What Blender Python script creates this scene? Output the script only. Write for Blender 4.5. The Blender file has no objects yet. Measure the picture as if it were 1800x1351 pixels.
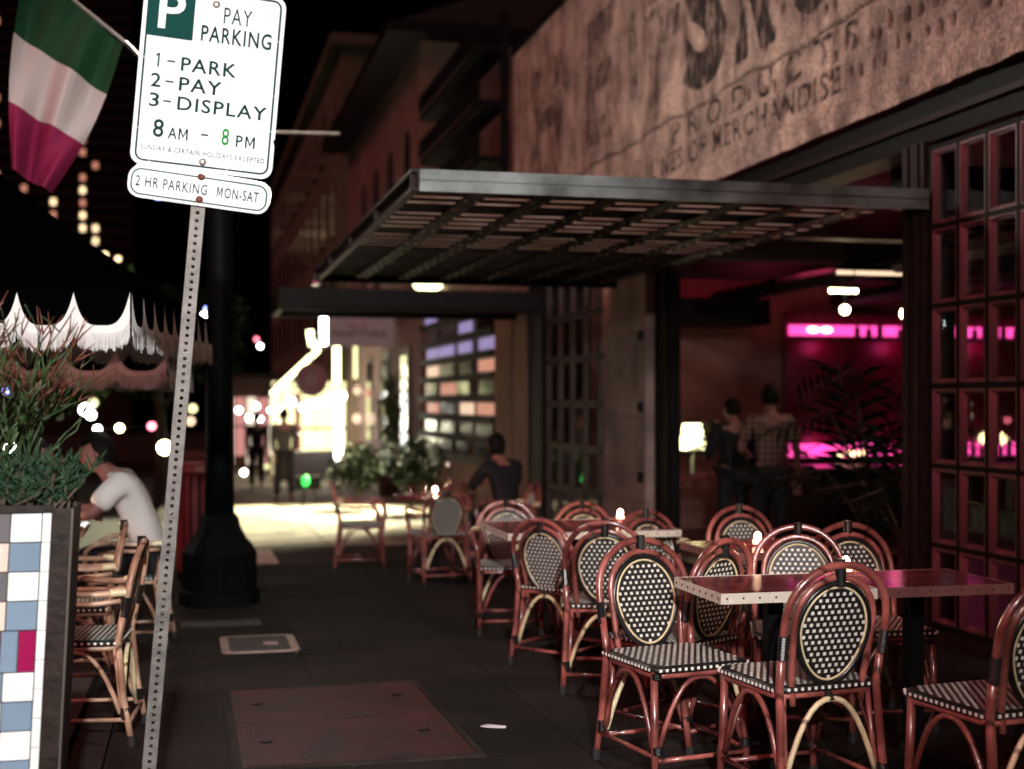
import bpy, math, random
import numpy as np
from mathutils import Vector, Matrix
random.seed(7); rng = np.random.default_rng(7)
R = math.radians
sc = bpy.context.scene
COL = sc.collection

# ------------------------------------------------------------------ camera
cam_d = bpy.data.cameras.new('camera'); cam = bpy.data.objects.new('camera', cam_d); COL.objects.link(cam)
sc.camera = cam
cam_d.sensor_width = 36.0; cam_d.lens = 48.0
cam.location = (0, 0, 1.35)
cam.rotation_euler = (R(90), 0, -math.atan(570 / 2400.))
cam_d.shift_y = (705 - 675.5) / 1800.
cam_d.clip_end = 3000; cam_d.clip_start = 0.05
cam_d.dof.use_dof = True; cam_d.dof.focus_distance = 5.25; cam_d.dof.aperture_fstop = 1.65
cam_d.dof.aperture_blades = 0

# ------------------------------------------------------------------ night sky
SUN_EL, SUN_AZ = 34.0, 237.0          # the warm pink glow of the street comes from behind the camera, over the left shoulder
w = bpy.data.worlds.new('World'); sc.world = w; w.use_nodes = True
nt = w.node_tree; nt.nodes.clear()
sky = nt.nodes.new('ShaderNodeTexSky'); sky.sky_type = 'NISHITA'; sky.sun_disc = False
sky.sun_elevation = R(-9.0); sky.sun_rotation = R(SUN_AZ)
bg = nt.nodes.new('ShaderNodeBackground'); bg.inputs['Strength'].default_value = 0.05
wo = nt.nodes.new('ShaderNodeOutputWorld')
nt.links.new(sky.outputs[0], bg.inputs[0]); nt.links.new(bg.outputs[0], wo.inputs[0])

sun_d = bpy.data.lights.new('sun', 'SUN'); sun = bpy.data.objects.new('sun', sun_d); COL.objects.link(sun)
sun_d.energy = 0.85; sun_d.angle = R(28); sun_d.color = (1.0, 0.29, 0.29)
_az = R(SUN_AZ); _el = R(SUN_EL)
sd = Vector((math.sin(_az) * math.cos(_el), math.cos(_az) * math.cos(_el), math.sin(_el)))
sun.rotation_euler = sd.to_track_quat('Z', 'Y').to_euler()
sun.location = (-8, -10, 12)

vs = sc.view_settings
vs.view_transform = 'Standard'; vs.look = 'None'; vs.exposure = 0.0; vs.gamma = 1.0; vs.use_curve_mapping = False
sc.cycles.use_denoising = True
sc.cycles.max_bounces = 6; sc.cycles.diffuse_bounces = 3; sc.cycles.transparent_max_bounces = 12
sc.cycles.sample_clamp_indirect = 3.0

SLOPE = 0.02                          # the street runs gently downhill
def gz(y): return -SLOPE * y

# ------------------------------------------------------------------ materials
MATS = {}
def mat(name, col, rough=0.6, metal=0.0, var=0.0, vscale=8.0, bump=0.0, bscale=40.0, col2=None, spec=0.5, coat=0.0, stretch=None, detail=5.0, island=0.0):
    m = bpy.data.materials.new(name); m.use_nodes = True; n = m.node_tree.nodes; l = m.node_tree.links
    b = n['Principled BSDF']; b.inputs['Roughness'].default_value = rough; b.inputs['Metallic'].default_value = metal
    b.inputs['Specular IOR Level'].default_value = spec
    if coat: b.inputs['Coat Weight'].default_value = coat; b.inputs['Coat Roughness'].default_value = 0.15
    c4 = (*col, 1)
    b.inputs['Base Color'].default_value = c4
    tc = n.new('ShaderNodeTexCoord'); mp = n.new('ShaderNodeMapping')
    l.new(tc.outputs['Object'], mp.inputs['Vector'])
    if stretch: mp.inputs['Scale'].default_value = stretch
    src = None
    if var > 0 or col2:
        no = n.new('ShaderNodeTexNoise'); no.inputs['Scale'].default_value = vscale; no.inputs['Detail'].default_value = detail
        l.new(mp.outputs[0], no.inputs['Vector'])
        rp = n.new('ShaderNodeValToRGB')
        rp.color_ramp.elements[0].position = 0.33; rp.color_ramp.elements[1].position = 0.67
        lo = col2 if col2 else tuple(max(0, c * (1 - var)) for c in col)
        hi = col if col2 else tuple(min(1, c * (1 + var)) for c in col)
        rp.color_ramp.elements[0].color = (*lo, 1); rp.color_ramp.elements[1].color = (*hi, 1)
        l.new(no.outputs['Fac'], rp.inputs['Fac']); src = rp.outputs['Color']
        mr = n.new('ShaderNodeMapRange'); mr.inputs['To Min'].default_value = max(0.02, rough - 0.12); mr.inputs['To Max'].default_value = min(1, rough + 0.12)
        l.new(no.outputs['Fac'], mr.inputs['Value']); l.new(mr.outputs[0], b.inputs['Roughness'])
    if island > 0:
        ob = n.new('ShaderNodeObjectInfo'); hs = n.new('ShaderNodeHueSaturation')
        mr2 = n.new('ShaderNodeMapRange'); mr2.inputs['To Min'].default_value = 1 - island; mr2.inputs['To Max'].default_value = 1 + island
        l.new(ob.outputs['Random'], mr2.inputs['Value']); l.new(mr2.outputs[0], hs.inputs['Value'])
        if src: l.new(src, hs.inputs['Color'])
        else: hs.inputs['Color'].default_value = c4
        src = hs.outputs[0]
    if src: l.new(src, b.inputs['Base Color'])
    if bump > 0:
        nb = n.new('ShaderNodeTexNoise'); nb.inputs['Scale'].default_value = bscale; nb.inputs['Detail'].default_value = 6
        l.new(mp.outputs[0], nb.inputs['Vector'])
        bp = n.new('ShaderNodeBump'); bp.inputs['Strength'].default_value = bump; bp.inputs['Distance'].default_value = 0.01
        l.new(nb.outputs['Fac'], bp.inputs['Height']); l.new(bp.outputs[0], b.inputs['Normal'])
    MATS[name] = m; return m
def emit(name, col, s):
    m = bpy.data.materials.new(name); m.use_nodes = True; n = m.node_tree.nodes
    b = n['Principled BSDF']; b.inputs['Base Color'].default_value = (*[c * .5 for c in col], 1)
    b.inputs['Emission Color'].default_value = (*col, 1); b.inputs['Emission Strength'].default_value = s
    MATS[name] = m; return m
def glass(name, tint=(1, 1, 1), rough=0.02, ior=1.5):
    m = bpy.data.materials.new(name); m.use_nodes = True; n = m.node_tree.nodes; l = m.node_tree.links; n.clear()
    o = n.new('ShaderNodeOutputMaterial'); mx = n.new('ShaderNodeMixShader'); tr = n.new('ShaderNodeBsdfTransparent'); gl = n.new('ShaderNodeBsdfGlossy')
    lw = n.new('ShaderNodeLayerWeight'); lw.inputs['Blend'].default_value = .5
    pw = n.new('ShaderNodeMath'); pw.operation = 'POWER'; pw.inputs[1].default_value = 5; l.new(lw.outputs['Facing'], pw.inputs[0])
    fr = n.new('ShaderNodeMath'); fr.operation = 'MULTIPLY_ADD'; fr.inputs[1].default_value = .96; fr.inputs[2].default_value = ((ior - 1) / (ior + 1)) ** 2; l.new(pw.outputs[0], fr.inputs[0])
    tr.inputs['Color'].default_value = (*tint, 1); gl.inputs['Roughness'].default_value = rough
    no = n.new('ShaderNodeTexNoise'); no.inputs['Scale'].default_value = 5; bp = n.new('ShaderNodeBump'); bp.inputs['Strength'].default_value = .06
    l.new(no.outputs['Fac'], bp.inputs['Height']); l.new(bp.outputs[0], gl.inputs['Normal'])
    l.new(fr.outputs[0], mx.inputs[0]); l.new(tr.outputs[0], mx.inputs[1]); l.new(gl.outputs[0], mx.inputs[2]); l.new(mx.outputs[0], o.inputs[0])
    MATS[name] = m; return m
def worn_paint(name, col, thresh=0.5, scale=7.0, strength=1.0):
    """old lettering: the paint has flaked away in patches"""
    m = bpy.data.materials.new(name); m.use_nodes = True; n = m.node_tree.nodes; l = m.node_tree.links
    b = n['Principled BSDF']; b.inputs['Base Color'].default_value = (*col, 1); b.inputs['Roughness'].default_value = 0.9
    tc = n.new('ShaderNodeTexCoord'); mp = n.new('ShaderNodeMapping'); mp.inputs['Scale'].default_value = (1, 1, .45)
    no = n.new('ShaderNodeTexNoise'); no.inputs['Scale'].default_value = scale; no.inputs['Detail'].default_value = 9; no.inputs['Roughness'].default_value = .7
    rp = n.new('ShaderNodeValToRGB'); rp.color_ramp.elements[0].position = thresh - .09; rp.color_ramp.elements[1].position = thresh + .09
    rp.color_ramp.elements[1].color = (strength, strength, strength, 1)
    l.new(tc.outputs['Object'], mp.inputs[0]); l.new(mp.outputs[0], no.inputs['Vector']); l.new(no.outputs['Fac'], rp.inputs['Fac']); l.new(rp.outputs['Color'], b.inputs['Alpha'])
    MATS[name] = m; return m

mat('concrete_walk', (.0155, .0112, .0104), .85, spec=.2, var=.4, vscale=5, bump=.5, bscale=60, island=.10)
mat('concrete_lit', (.20, .18, .145), .85, spec=.2, var=.3, vscale=4, bump=.4, bscale=50, island=.06)  # same walk concrete, brightened: the pool of light is in its colour
mat('joint', (.012, .010, .010), .95)
mat('asphalt', (.03, .03, .03), .85, var=.3, vscale=9, bump=.6, bscale=120)
mat('kerb', (.026, .020, .019), .85, spec=.2, var=.35, vscale=6, bump=.5, bscale=50)
mat('deck', (.05, .034, .026), .7, var=.4, vscale=4, stretch=(8, 1, 8), island=.15)
mat('rust_plate', (.056, .014, .016), .6, spec=.2, var=.65, vscale=4, bump=.25, bscale=50)
mat('util_frame', (.42, .28, .25), .5, metal=.2, var=.35, vscale=20, bump=.3)
mat('util_lid', (.06, .05, .048), .75, var=.4, vscale=14, bump=.4)
mat('paper', (.75, .72, .8), .7)
mat('facade', (.46, .355, .325), .9, var=.3, vscale=1.6, bump=.8, bscale=26, detail=10)
mat('pillar', (.30, .20, .175), .85, var=.4, vscale=2.2, bump=.5, bscale=20, detail=9)
mat('steel_dark', (.005, .0035, .0035), .6, spec=.15, var=.4, vscale=9, bump=.1)
mat('steel_frame', (.016, .005, .006), .55, spec=.2, var=.3, vscale=10, bump=.1)
mat('sash_brown', (.030, .013, .012), .5, var=.25, vscale=10)
mat('sash', (.13, .026, .034), .42, var=.5, island=.25, vscale=10, bump=.1, bscale=25, stretch=(1, 1, .3))
mat('galv', (.24, .265, .26), .46, metal=.5, col2=(.05, .048, .045), vscale=3.0, bump=.2, bscale=30, detail=9)
mat('slat', (.005, .003, .003), .8, spec=.08, var=.35, vscale=3, stretch=(.4, 6, 1), bump=.2, island=.25)
mat('sign_white', (.50, .525, .52), .35, var=.03, vscale=6, spec=.3)
mat('sign_green', (.007, .046, .041), .8, spec=.06)
mat('sign_ink', (.005, .027, .026), .8, spec=.06)
mat('sign_black', (.004, .006, .006), .8, spec=.06)
mat('sign_brightgreen', (.01, .20, .04), .8, spec=.06)
mat('pole_galv', (.15, .135, .125), .55, metal=.35, var=.35, vscale=18, bump=.25, bscale=90)
mat('bolt_rust', (.12, .035, .022), .6, metal=.4, var=.3, vscale=60)
mat('bolt_steel', (.5, .47, .42), .35, metal=.9)
mat('tile_white', (.80, .82, .80), .16, var=.02, vscale=5, spec=.6, island=.03)
mat('tile_blue', (.19, .27, .36), .18, var=.05, vscale=7, spec=.6, island=.07)
mat('tile_grey', (.14, .135, .14), .2, var=.1, vscale=6, spec=.6)
mat('tile_beige', (.74, .60, .52), .2, var=.08, vscale=4, spec=.6)  # white tile; its pinkish reflection is put into the colour
mat('tile_crimson', (.30, .008, .075), .2, var=.06, vscale=6, spec=.6)
mat('grout', (.05, .045, .04), .9)
mat('angle_iron', (.016, .009, .006), .55, metal=.2, spec=.3, var=.6, vscale=12, bump=.3)
mat('soil', (.02, .014, .01), .95, bump=.8, bscale=60)
mat('euph_green', (.036, .066, .020), .5, var=.3, vscale=30)
mat('euph_red', (.12, .035, .018), .5, var=.3, vscale=30)
mat('senecio', (.018, .046, .020), .6, spec=.3, var=.4, vscale=15)
mat('leaf', (.03, .06, .015), .7, spec=.1, var=.45, vscale=6)
mat('leaf_dark', (.009, .020, .005), .7, spec=.08, var=.4, vscale=8)
mat('palm_dark', (.006, .010, .006), .7, spec=.1)
mat('bark', (.07, .05, .035), .85, var=.3, bump=.5)
mat('rattan', (.235, .060, .054), .30, var=.3, vscale=14, bump=.08, bscale=30, spec=.6, coat=.7, island=.18)
mat('rattan_tan', (.50, .29, .20), .36, var=.24, vscale=14, bump=.08, bscale=30, spec=.55, coat=.2, island=.06)
mat('rattan_pale', (.78, .66, .42), .36, var=.12, vscale=16, spec=.5, coat=.2)
mat('node_dark', (.12, .045, .03), .6)
mat('bind_black', (.010, .010, .010), .30, spec=.6)
mat('weave_black', (.012, .011, .011), .38, spec=.5, bump=.3, bscale=160)
mat('weave_white', (.82, .80, .72), .45, var=.05)
mat('weave_green', (.02, .07, .05), .45)
mat('rubber', (.010, .010, .010), .7)
mat('table_top', (.16, .030, .040), .14, var=.2, vscale=3, stretch=(1, 9, 1), spec=.7, coat=.5)
mat('table_edge', (.86, .78, .66), .30, metal=.35, var=.06, vscale=6)
mat('table_edge_shaded', (.42, .19, .17), .35, metal=.6, var=.2, vscale=6)  # edge metal out of the beam, pinkish shade put into its colour
mat('iron_black', (.003, .0028, .003), .6, spec=.15)
mat('lamp_green', (.0022, .0045, .0045), .6, spec=.12, var=.4, vscale=10, bump=.1)
mat('bin_red', (.16, .010, .014), .45, var=.2)
mat('canvas_black', (.0012, .0012, .0015), .95, spec=.0, bump=.2, bscale=100)
mat('canvas_white', (.90, .91, .89), .8, var=.03)
mat('flag_green', (.002, .050, .011), .8, bump=.1, bscale=80)
mat('flag_white', (.56, .46, .44), .8, bump=.1, bscale=80)
mat('flag_red', (.24, .004, .055), .8, bump=.1, bscale=80)
mat('staff', (.42, .36, .32), .4, metal=.5)
mat('skin', (.30, .125, .105), .55, var=.08, vscale=20)
mat('hair', (.006, .004, .004), .6, spec=.15, bump=.8, bscale=120, stretch=(1, 1, .2))
mat('shirt_white', (.78, .72, .70), .85, var=.05, vscale=6, bump=.5, bscale=9)
mat('cloth_dark', (.006, .005, .006), .85, bump=.3, bscale=12)
mat('cloth_grey', (.06, .05, .05), .85, bump=.3, bscale=12)
mat('cloth_red', (.10, .012, .03), .85, bump=.3, bscale=12)
mat('trouser', (.008, .007, .009), .85, bump=.3, bscale=12)
mat('bld_pink', (.17, .10, .085), .9, var=.2, vscale=.5, bump=.3, bscale=8)
mat('bld_brown', (.10, .10, .062), .9, var=.2, vscale=.4, bump=.3, bscale=8)
mat('bld_dark', (.012, .009, .009), .9, var=.3, vscale=.3)
mat('bld_stucco', (.12, .066, .056), .9, var=.25, vscale=.8, bump=.3, bscale=10)
mat('win_dark', (.006, .005, .006), .12, spec=.6)
mat('wood_door', (.035, .018, .013), .6, var=.3, vscale=4, stretch=(6, 6, .6))
mat('signboard', (.40, .36, .40), .6, var=.05)
mat('signboard_red', (.35, .04, .03), .6)
mat('signboard_dark', (.03, .02, .03), .6)
mat('plaster_in', (.17, .075, .066), .9, var=.35, vscale=1.2, bump=.3)
mat('ceil_in', (.045, .022, .022), .9, var=.2)
mat('floor_in', (.04, .02, .018), .4, var=.3, vscale=3)
mat('bar_wood', (.025, .012, .010), .4, var=.3, vscale=4)
mat('backbar', (.11, .02, .03), .35, var=.25, vscale=4)
mat('bottle', (.10, .05, .07), .1, spec=.7)
mat('pot', (.06, .03, .025), .8, var=.3)
mat('stucco_in', (.2, .1, .09), .9)
emit('em_pink', (1.0, .07, .40), 1.9)
emit('em_pink_hot', (1.0, .70, .35), 5)
emit('em_warm', (1.0, .82, .40), 26)
emit('em_cream', (1.0, .74, .50), 1.2)
emit('em_yellow', (1.0, 1.0, .50), 7)
emit('em_store', (1.0, .96, .50), 1.3)
emit('em_lit_window', (1.0, .93, .48), 1.5)
emit('em_white', (1.0, 1.0, .93), 22)
emit('em_blue', (.25, .30, 1.0), 6)
emit('em_green', (.05, .85, .12), 1.6)
emit('em_candle', (1.0, .78, .48), 140)
emit('em_redb', (1.0, .18, .26), 6)
emit('em_win', (1.0, .48, .34), .5)
emit('em_win2', (1.0, .72, .50), .85)
emit('em_lav', (.60, .50, 1.0), .42)
emit('em_tower', (1.0, .42, .28), .8)
emit('em_tower2', (1.0, .72, .40), 2.6)
def frosted(name, col):
    m = bpy.data.materials.new(name); m.use_nodes = True; n = m.node_tree.nodes; l = m.node_tree.links; n.clear()
    o = n.new('ShaderNodeOutputMaterial'); mx = n.new('ShaderNodeMixShader'); tr = n.new('ShaderNodeBsdfTranslucent'); df = n.new('ShaderNodeBsdfDiffuse'); mx.inputs[0].default_value = .15
    no = n.new('ShaderNodeTexNoise'); no.inputs['Scale'].default_value = 3; no.inputs['Detail'].default_value = 8
    tc = n.new('ShaderNodeTexCoord'); l.new(tc.outputs['Object'], no.inputs['Vector'])
    rp = n.new('ShaderNodeValToRGB'); rp.color_ramp.elements[0].position = .38; rp.color_ramp.elements[1].position = .6
    rp.color_ramp.elements[0].color = (col[0] * .65, col[1] * .52, col[2] * .48, 1); rp.color_ramp.elements[1].color = (*col, 1)
    l.new(no.outputs['Fac'], rp.inputs['Fac']); l.new(rp.outputs['Color'], tr.inputs['Color']); l.new(rp.outputs['Color'], df.inputs['Color'])
    l.new(tr.outputs[0], mx.inputs[1]); l.new(df.outputs[0], mx.inputs[2]); l.new(mx.outputs[0], o.inputs[0]); MATS[name] = m
frosted('roof_sheet', (.88, .86, .80))
glass('pane'); glass('votive', (1.0, .80, .80), .05, 1.3); emit('em_wax', (1.0, .50, .34), 5)
glass('tumbler', (.95, .9, .9), .03)
worn_paint('paint_big', (.02, .015, .013), .46, 9.0, .9)
worn_paint('paint_small', (.025, .023, .02), .475, 11.0, .85)
worn_paint('paint_faint', (.035, .024, .021), .52, 9.0, .75)
worn_paint('paint_red', (.30, .035, .04), .54, 6.0, .55)

# facade: mottled, limewashed concrete; shade of chips and crack put into the colour
def tint_facade():
    m = MATS['facade']; n = m.node_tree.nodes; l = m.node_tree.links; b = n['Principled BSDF']; src = b.inputs['Base Color'].links[0].from_socket
    tc = n.new('ShaderNodeTexCoord'); mp = n.new('ShaderNodeMapping'); mp.inputs['Scale'].default_value = (1, 1.0, .6); l.new(tc.outputs['Object'], mp.inputs[0])
    st = n.new('ShaderNodeTexNoise'); st.inputs['Scale'].default_value = 3.2; st.inputs['Detail'].default_value = 10; st.inputs['Roughness'].default_value = .68; l.new(mp.outputs[0], st.inputs['Vector'])
    rp = n.new('ShaderNodeValToRGB'); e = rp.color_ramp.elements; e[0].position = .36; e[0].color = (.36, .31, .30, 1); e[1].position = .58; e[1].color = (1.12, 1.08, 1.02, 1); l.new(st.outputs['Fac'], rp.inputs['Fac'])
    fi = n.new('ShaderNodeTexNoise'); fi.inputs['Scale'].default_value = 38; fi.inputs['Detail'].default_value = 8; l.new(tc.outputs['Object'], fi.inputs['Vector'])
    r2_ = n.new('ShaderNodeValToRGB'); e = r2_.color_ramp.elements; e[0].position = .35; e[0].color = (.56, .54, .53, 1); e[1].position = .62; e[1].color = (1.14, 1.13, 1.1, 1); l.new(fi.outputs['Fac'], r2_.inputs['Fac'])
    mx = n.new('ShaderNodeMix'); mx.data_type = 'RGBA'; mx.blend_type = 'MULTIPLY'; mx.inputs[0].default_value = 1; l.new(src, mx.inputs[6]); l.new(rp.outputs['Color'], mx.inputs[7])
    m2 = n.new('ShaderNodeMix'); m2.data_type = 'RGBA'; m2.blend_type = 'MULTIPLY'; m2.inputs[0].default_value = 1; l.new(mx.outputs[2], m2.inputs[6]); l.new(r2_.outputs['Color'], m2.inputs[7])
    at = n.new('ShaderNodeAttribute'); at.attribute_name = 'chip_shade'
    m3 = n.new('ShaderNodeMix'); m3.data_type = 'RGBA'; l.new(at.outputs['Fac'], m3.inputs[0]); l.new(m2.outputs[2], m3.inputs[6]); m3.inputs[7].default_value = (.035, .022, .018, 1)
    l.new(m3.outputs[2], b.inputs['Base Color'])
tint_facade()
# cane: darker growth rings along the rods
for nm_ in ('rattan', 'rattan_tan', 'rattan_pale'):
    m = MATS[nm_]; n = m.node_tree.nodes; l = m.node_tree.links; b = n['Principled BSDF']; src = b.inputs['Base Color'].links[0].from_socket
    tc = n.new('ShaderNodeTexCoord'); wv = n.new('ShaderNodeTexWave'); wv.wave_type = 'BANDS'; wv.bands_direction = 'DIAGONAL'; wv.inputs['Scale'].default_value = 1.35; wv.inputs['Distortion'].default_value = 1.2; wv.inputs['Detail'].default_value = 1; wv.inputs['Detail Scale'].default_value = .6
    l.new(tc.outputs['Object'], wv.inputs['Vector']); rp = n.new('ShaderNodeValToRGB'); e = rp.color_ramp.elements; e[0].position = .0; e[0].color = (.25, .20, .18, 1); e[1].position = .012; e[1].color = (1, 1, 1, 1)
    l.new(wv.outputs['Fac'], rp.inputs['Fac'])
    bl = n.new('ShaderNodeTexNoise'); bl.inputs['Scale'].default_value = 4.5; bl.inputs['Detail'].default_value = 4; l.new(tc.outputs['Object'], bl.inputs['Vector'])
    r2_ = n.new('ShaderNodeValToRGB'); e = r2_.color_ramp.elements; e[0].position = .38; e[0].color = (.8, .76, .72, 1) if nm_ == 'rattan_pale' else (.55, .48, .45, 1); e[1].position = .62; e[1].color = (1.12, 1.10, 1.06, 1) if nm_ == 'rattan_pale' else ((1.3, 1.42, 1.4, 1) if nm_ == 'rattan_tan' else (1.5, 1.7, 1.55, 1)); l.new(bl.outputs['Fac'], r2_.inputs['Fac'])
    mx = n.new('ShaderNodeMix'); mx.data_type = 'RGBA'; mx.blend_type = 'MULTIPLY'; mx.inputs[0].default_value = 1; l.new(src, mx.inputs[6]); l.new(rp.outputs['Color'], mx.inputs[7])
    m2 = n.new('ShaderNodeMix'); m2.data_type = 'RGBA'; m2.blend_type = 'MULTIPLY'; m2.inputs[0].default_value = 1; l.new(mx.outputs[2], m2.inputs[6]); l.new(r2_.outputs['Color'], m2.inputs[7]); l.new(m2.outputs[2], b.inputs['Base Color'])
# pavement: trodden gum, stains and hairline cracks
for nm_ in ('concrete_walk', 'concrete_lit', 'kerb'):
    m = MATS[nm_]; n = m.node_tree.nodes; l = m.node_tree.links; b = n['Principled BSDF']; src = b.inputs['Base Color'].links[0].from_socket
    tc = n.new('ShaderNodeTexCoord'); vo = n.new('ShaderNodeTexVoronoi'); vo.inputs['Scale'].default_value = 4.2; l.new(tc.outputs['Object'], vo.inputs['Vector'])
    rp = n.new('ShaderNodeValToRGB'); e = rp.color_ramp.elements; e[0].position = .07; e[0].color = (.35, .34, .34, 1); e[1].position = .10; e[1].color = (1, 1, 1, 1); l.new(vo.outputs['Distance'], rp.inputs['Fac'])
    st = n.new('ShaderNodeTexNoise'); st.inputs['Scale'].default_value = 1.1; st.inputs['Detail'].default_value = 7; st.inputs['Distortion'].default_value = .8; l.new(tc.outputs['Object'], st.inputs['Vector'])
    r2_ = n.new('ShaderNodeValToRGB'); e = r2_.color_ramp.elements; e[0].position = .36; e[0].color = (.45, .42, .42, 1); e[1].position = .60; e[1].color = (1.5, 1.45, 1.4, 1); l.new(st.outputs['Fac'], r2_.inputs['Fac'])
    vc = n.new('ShaderNodeTexVoronoi'); vc.feature = 'DISTANCE_TO_EDGE'; vc.inputs['Scale'].default_value = .9; wn = n.new('ShaderNodeMix'); wn.data_type = 'RGBA'; wn.inputs[0].default_value = .12; l.new(tc.outputs['Object'], wn.inputs[6]); l.new(st.outputs['Color'], wn.inputs[7]); l.new(wn.outputs[2], vc.inputs['Vector'])
    r3 = n.new('ShaderNodeValToRGB'); e = r3.color_ramp.elements; e[0].position = .002; e[0].color = (.3, .3, .3, 1); e[1].position = .006; e[1].color = (1, 1, 1, 1); l.new(vc.outputs['Distance'], r3.inputs['Fac'])
    cur = src
    for q in (rp, r2_, r3):
        mx = n.new('ShaderNodeMix'); mx.data_type = 'RGBA'; mx.blend_type = 'MULTIPLY'; mx.inputs[0].default_value = 1; l.new(cur, mx.inputs[6]); l.new(q.outputs['Color'], mx.inputs[7]); cur = mx.outputs[2]
    l.new(cur, b.inputs['Base Color'])
# plaid shirt
m = mat('plaid', (.12, .075, .05), .85); n = m.node_tree.nodes; l = m.node_tree.links
tc = n.new('ShaderNodeTexCoord'); sx = n.new('ShaderNodeSeparateXYZ'); l.new(tc.outputs['Object'], sx.inputs[0])
def _stripe(sock, s):
    a = n.new('ShaderNodeMath'); a.operation = 'MULTIPLY'; a.inputs[1].default_value = s; l.new(sock, a.inputs[0])
    f = n.new('ShaderNodeMath'); f.operation = 'FRACT'; l.new(a.outputs[0], f.inputs[0])
    g = n.new('ShaderNodeMath'); g.operation = 'GREATER_THAN'; g.inputs[1].default_value = .6; l.new(f.outputs[0], g.inputs[0]); return g.outputs[0]
ad = n.new('ShaderNodeMath'); ad.operation = 'ADD'; l.new(_stripe(sx.outputs['X'], 18), ad.inputs[0]); l.new(_stripe(sx.outputs['Z'], 18), ad.inputs[1])
rp = n.new('ShaderNodeValToRGB'); rp.color_ramp.elements[0].color = (.22, .12, .085, 1); rp.color_ramp.elements[1].color = (.045, .02, .018, 1)
dv = n.new('ShaderNodeMath'); dv.operation = 'MULTIPLY'; dv.inputs[1].default_value = .5; l.new(ad.outputs[0], dv.inputs[0]); l.new(dv.outputs[0], rp.inputs['Fac'])
l.new(rp.outputs['Color'], n['Principled BSDF'].inputs['Base Color'])

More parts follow.
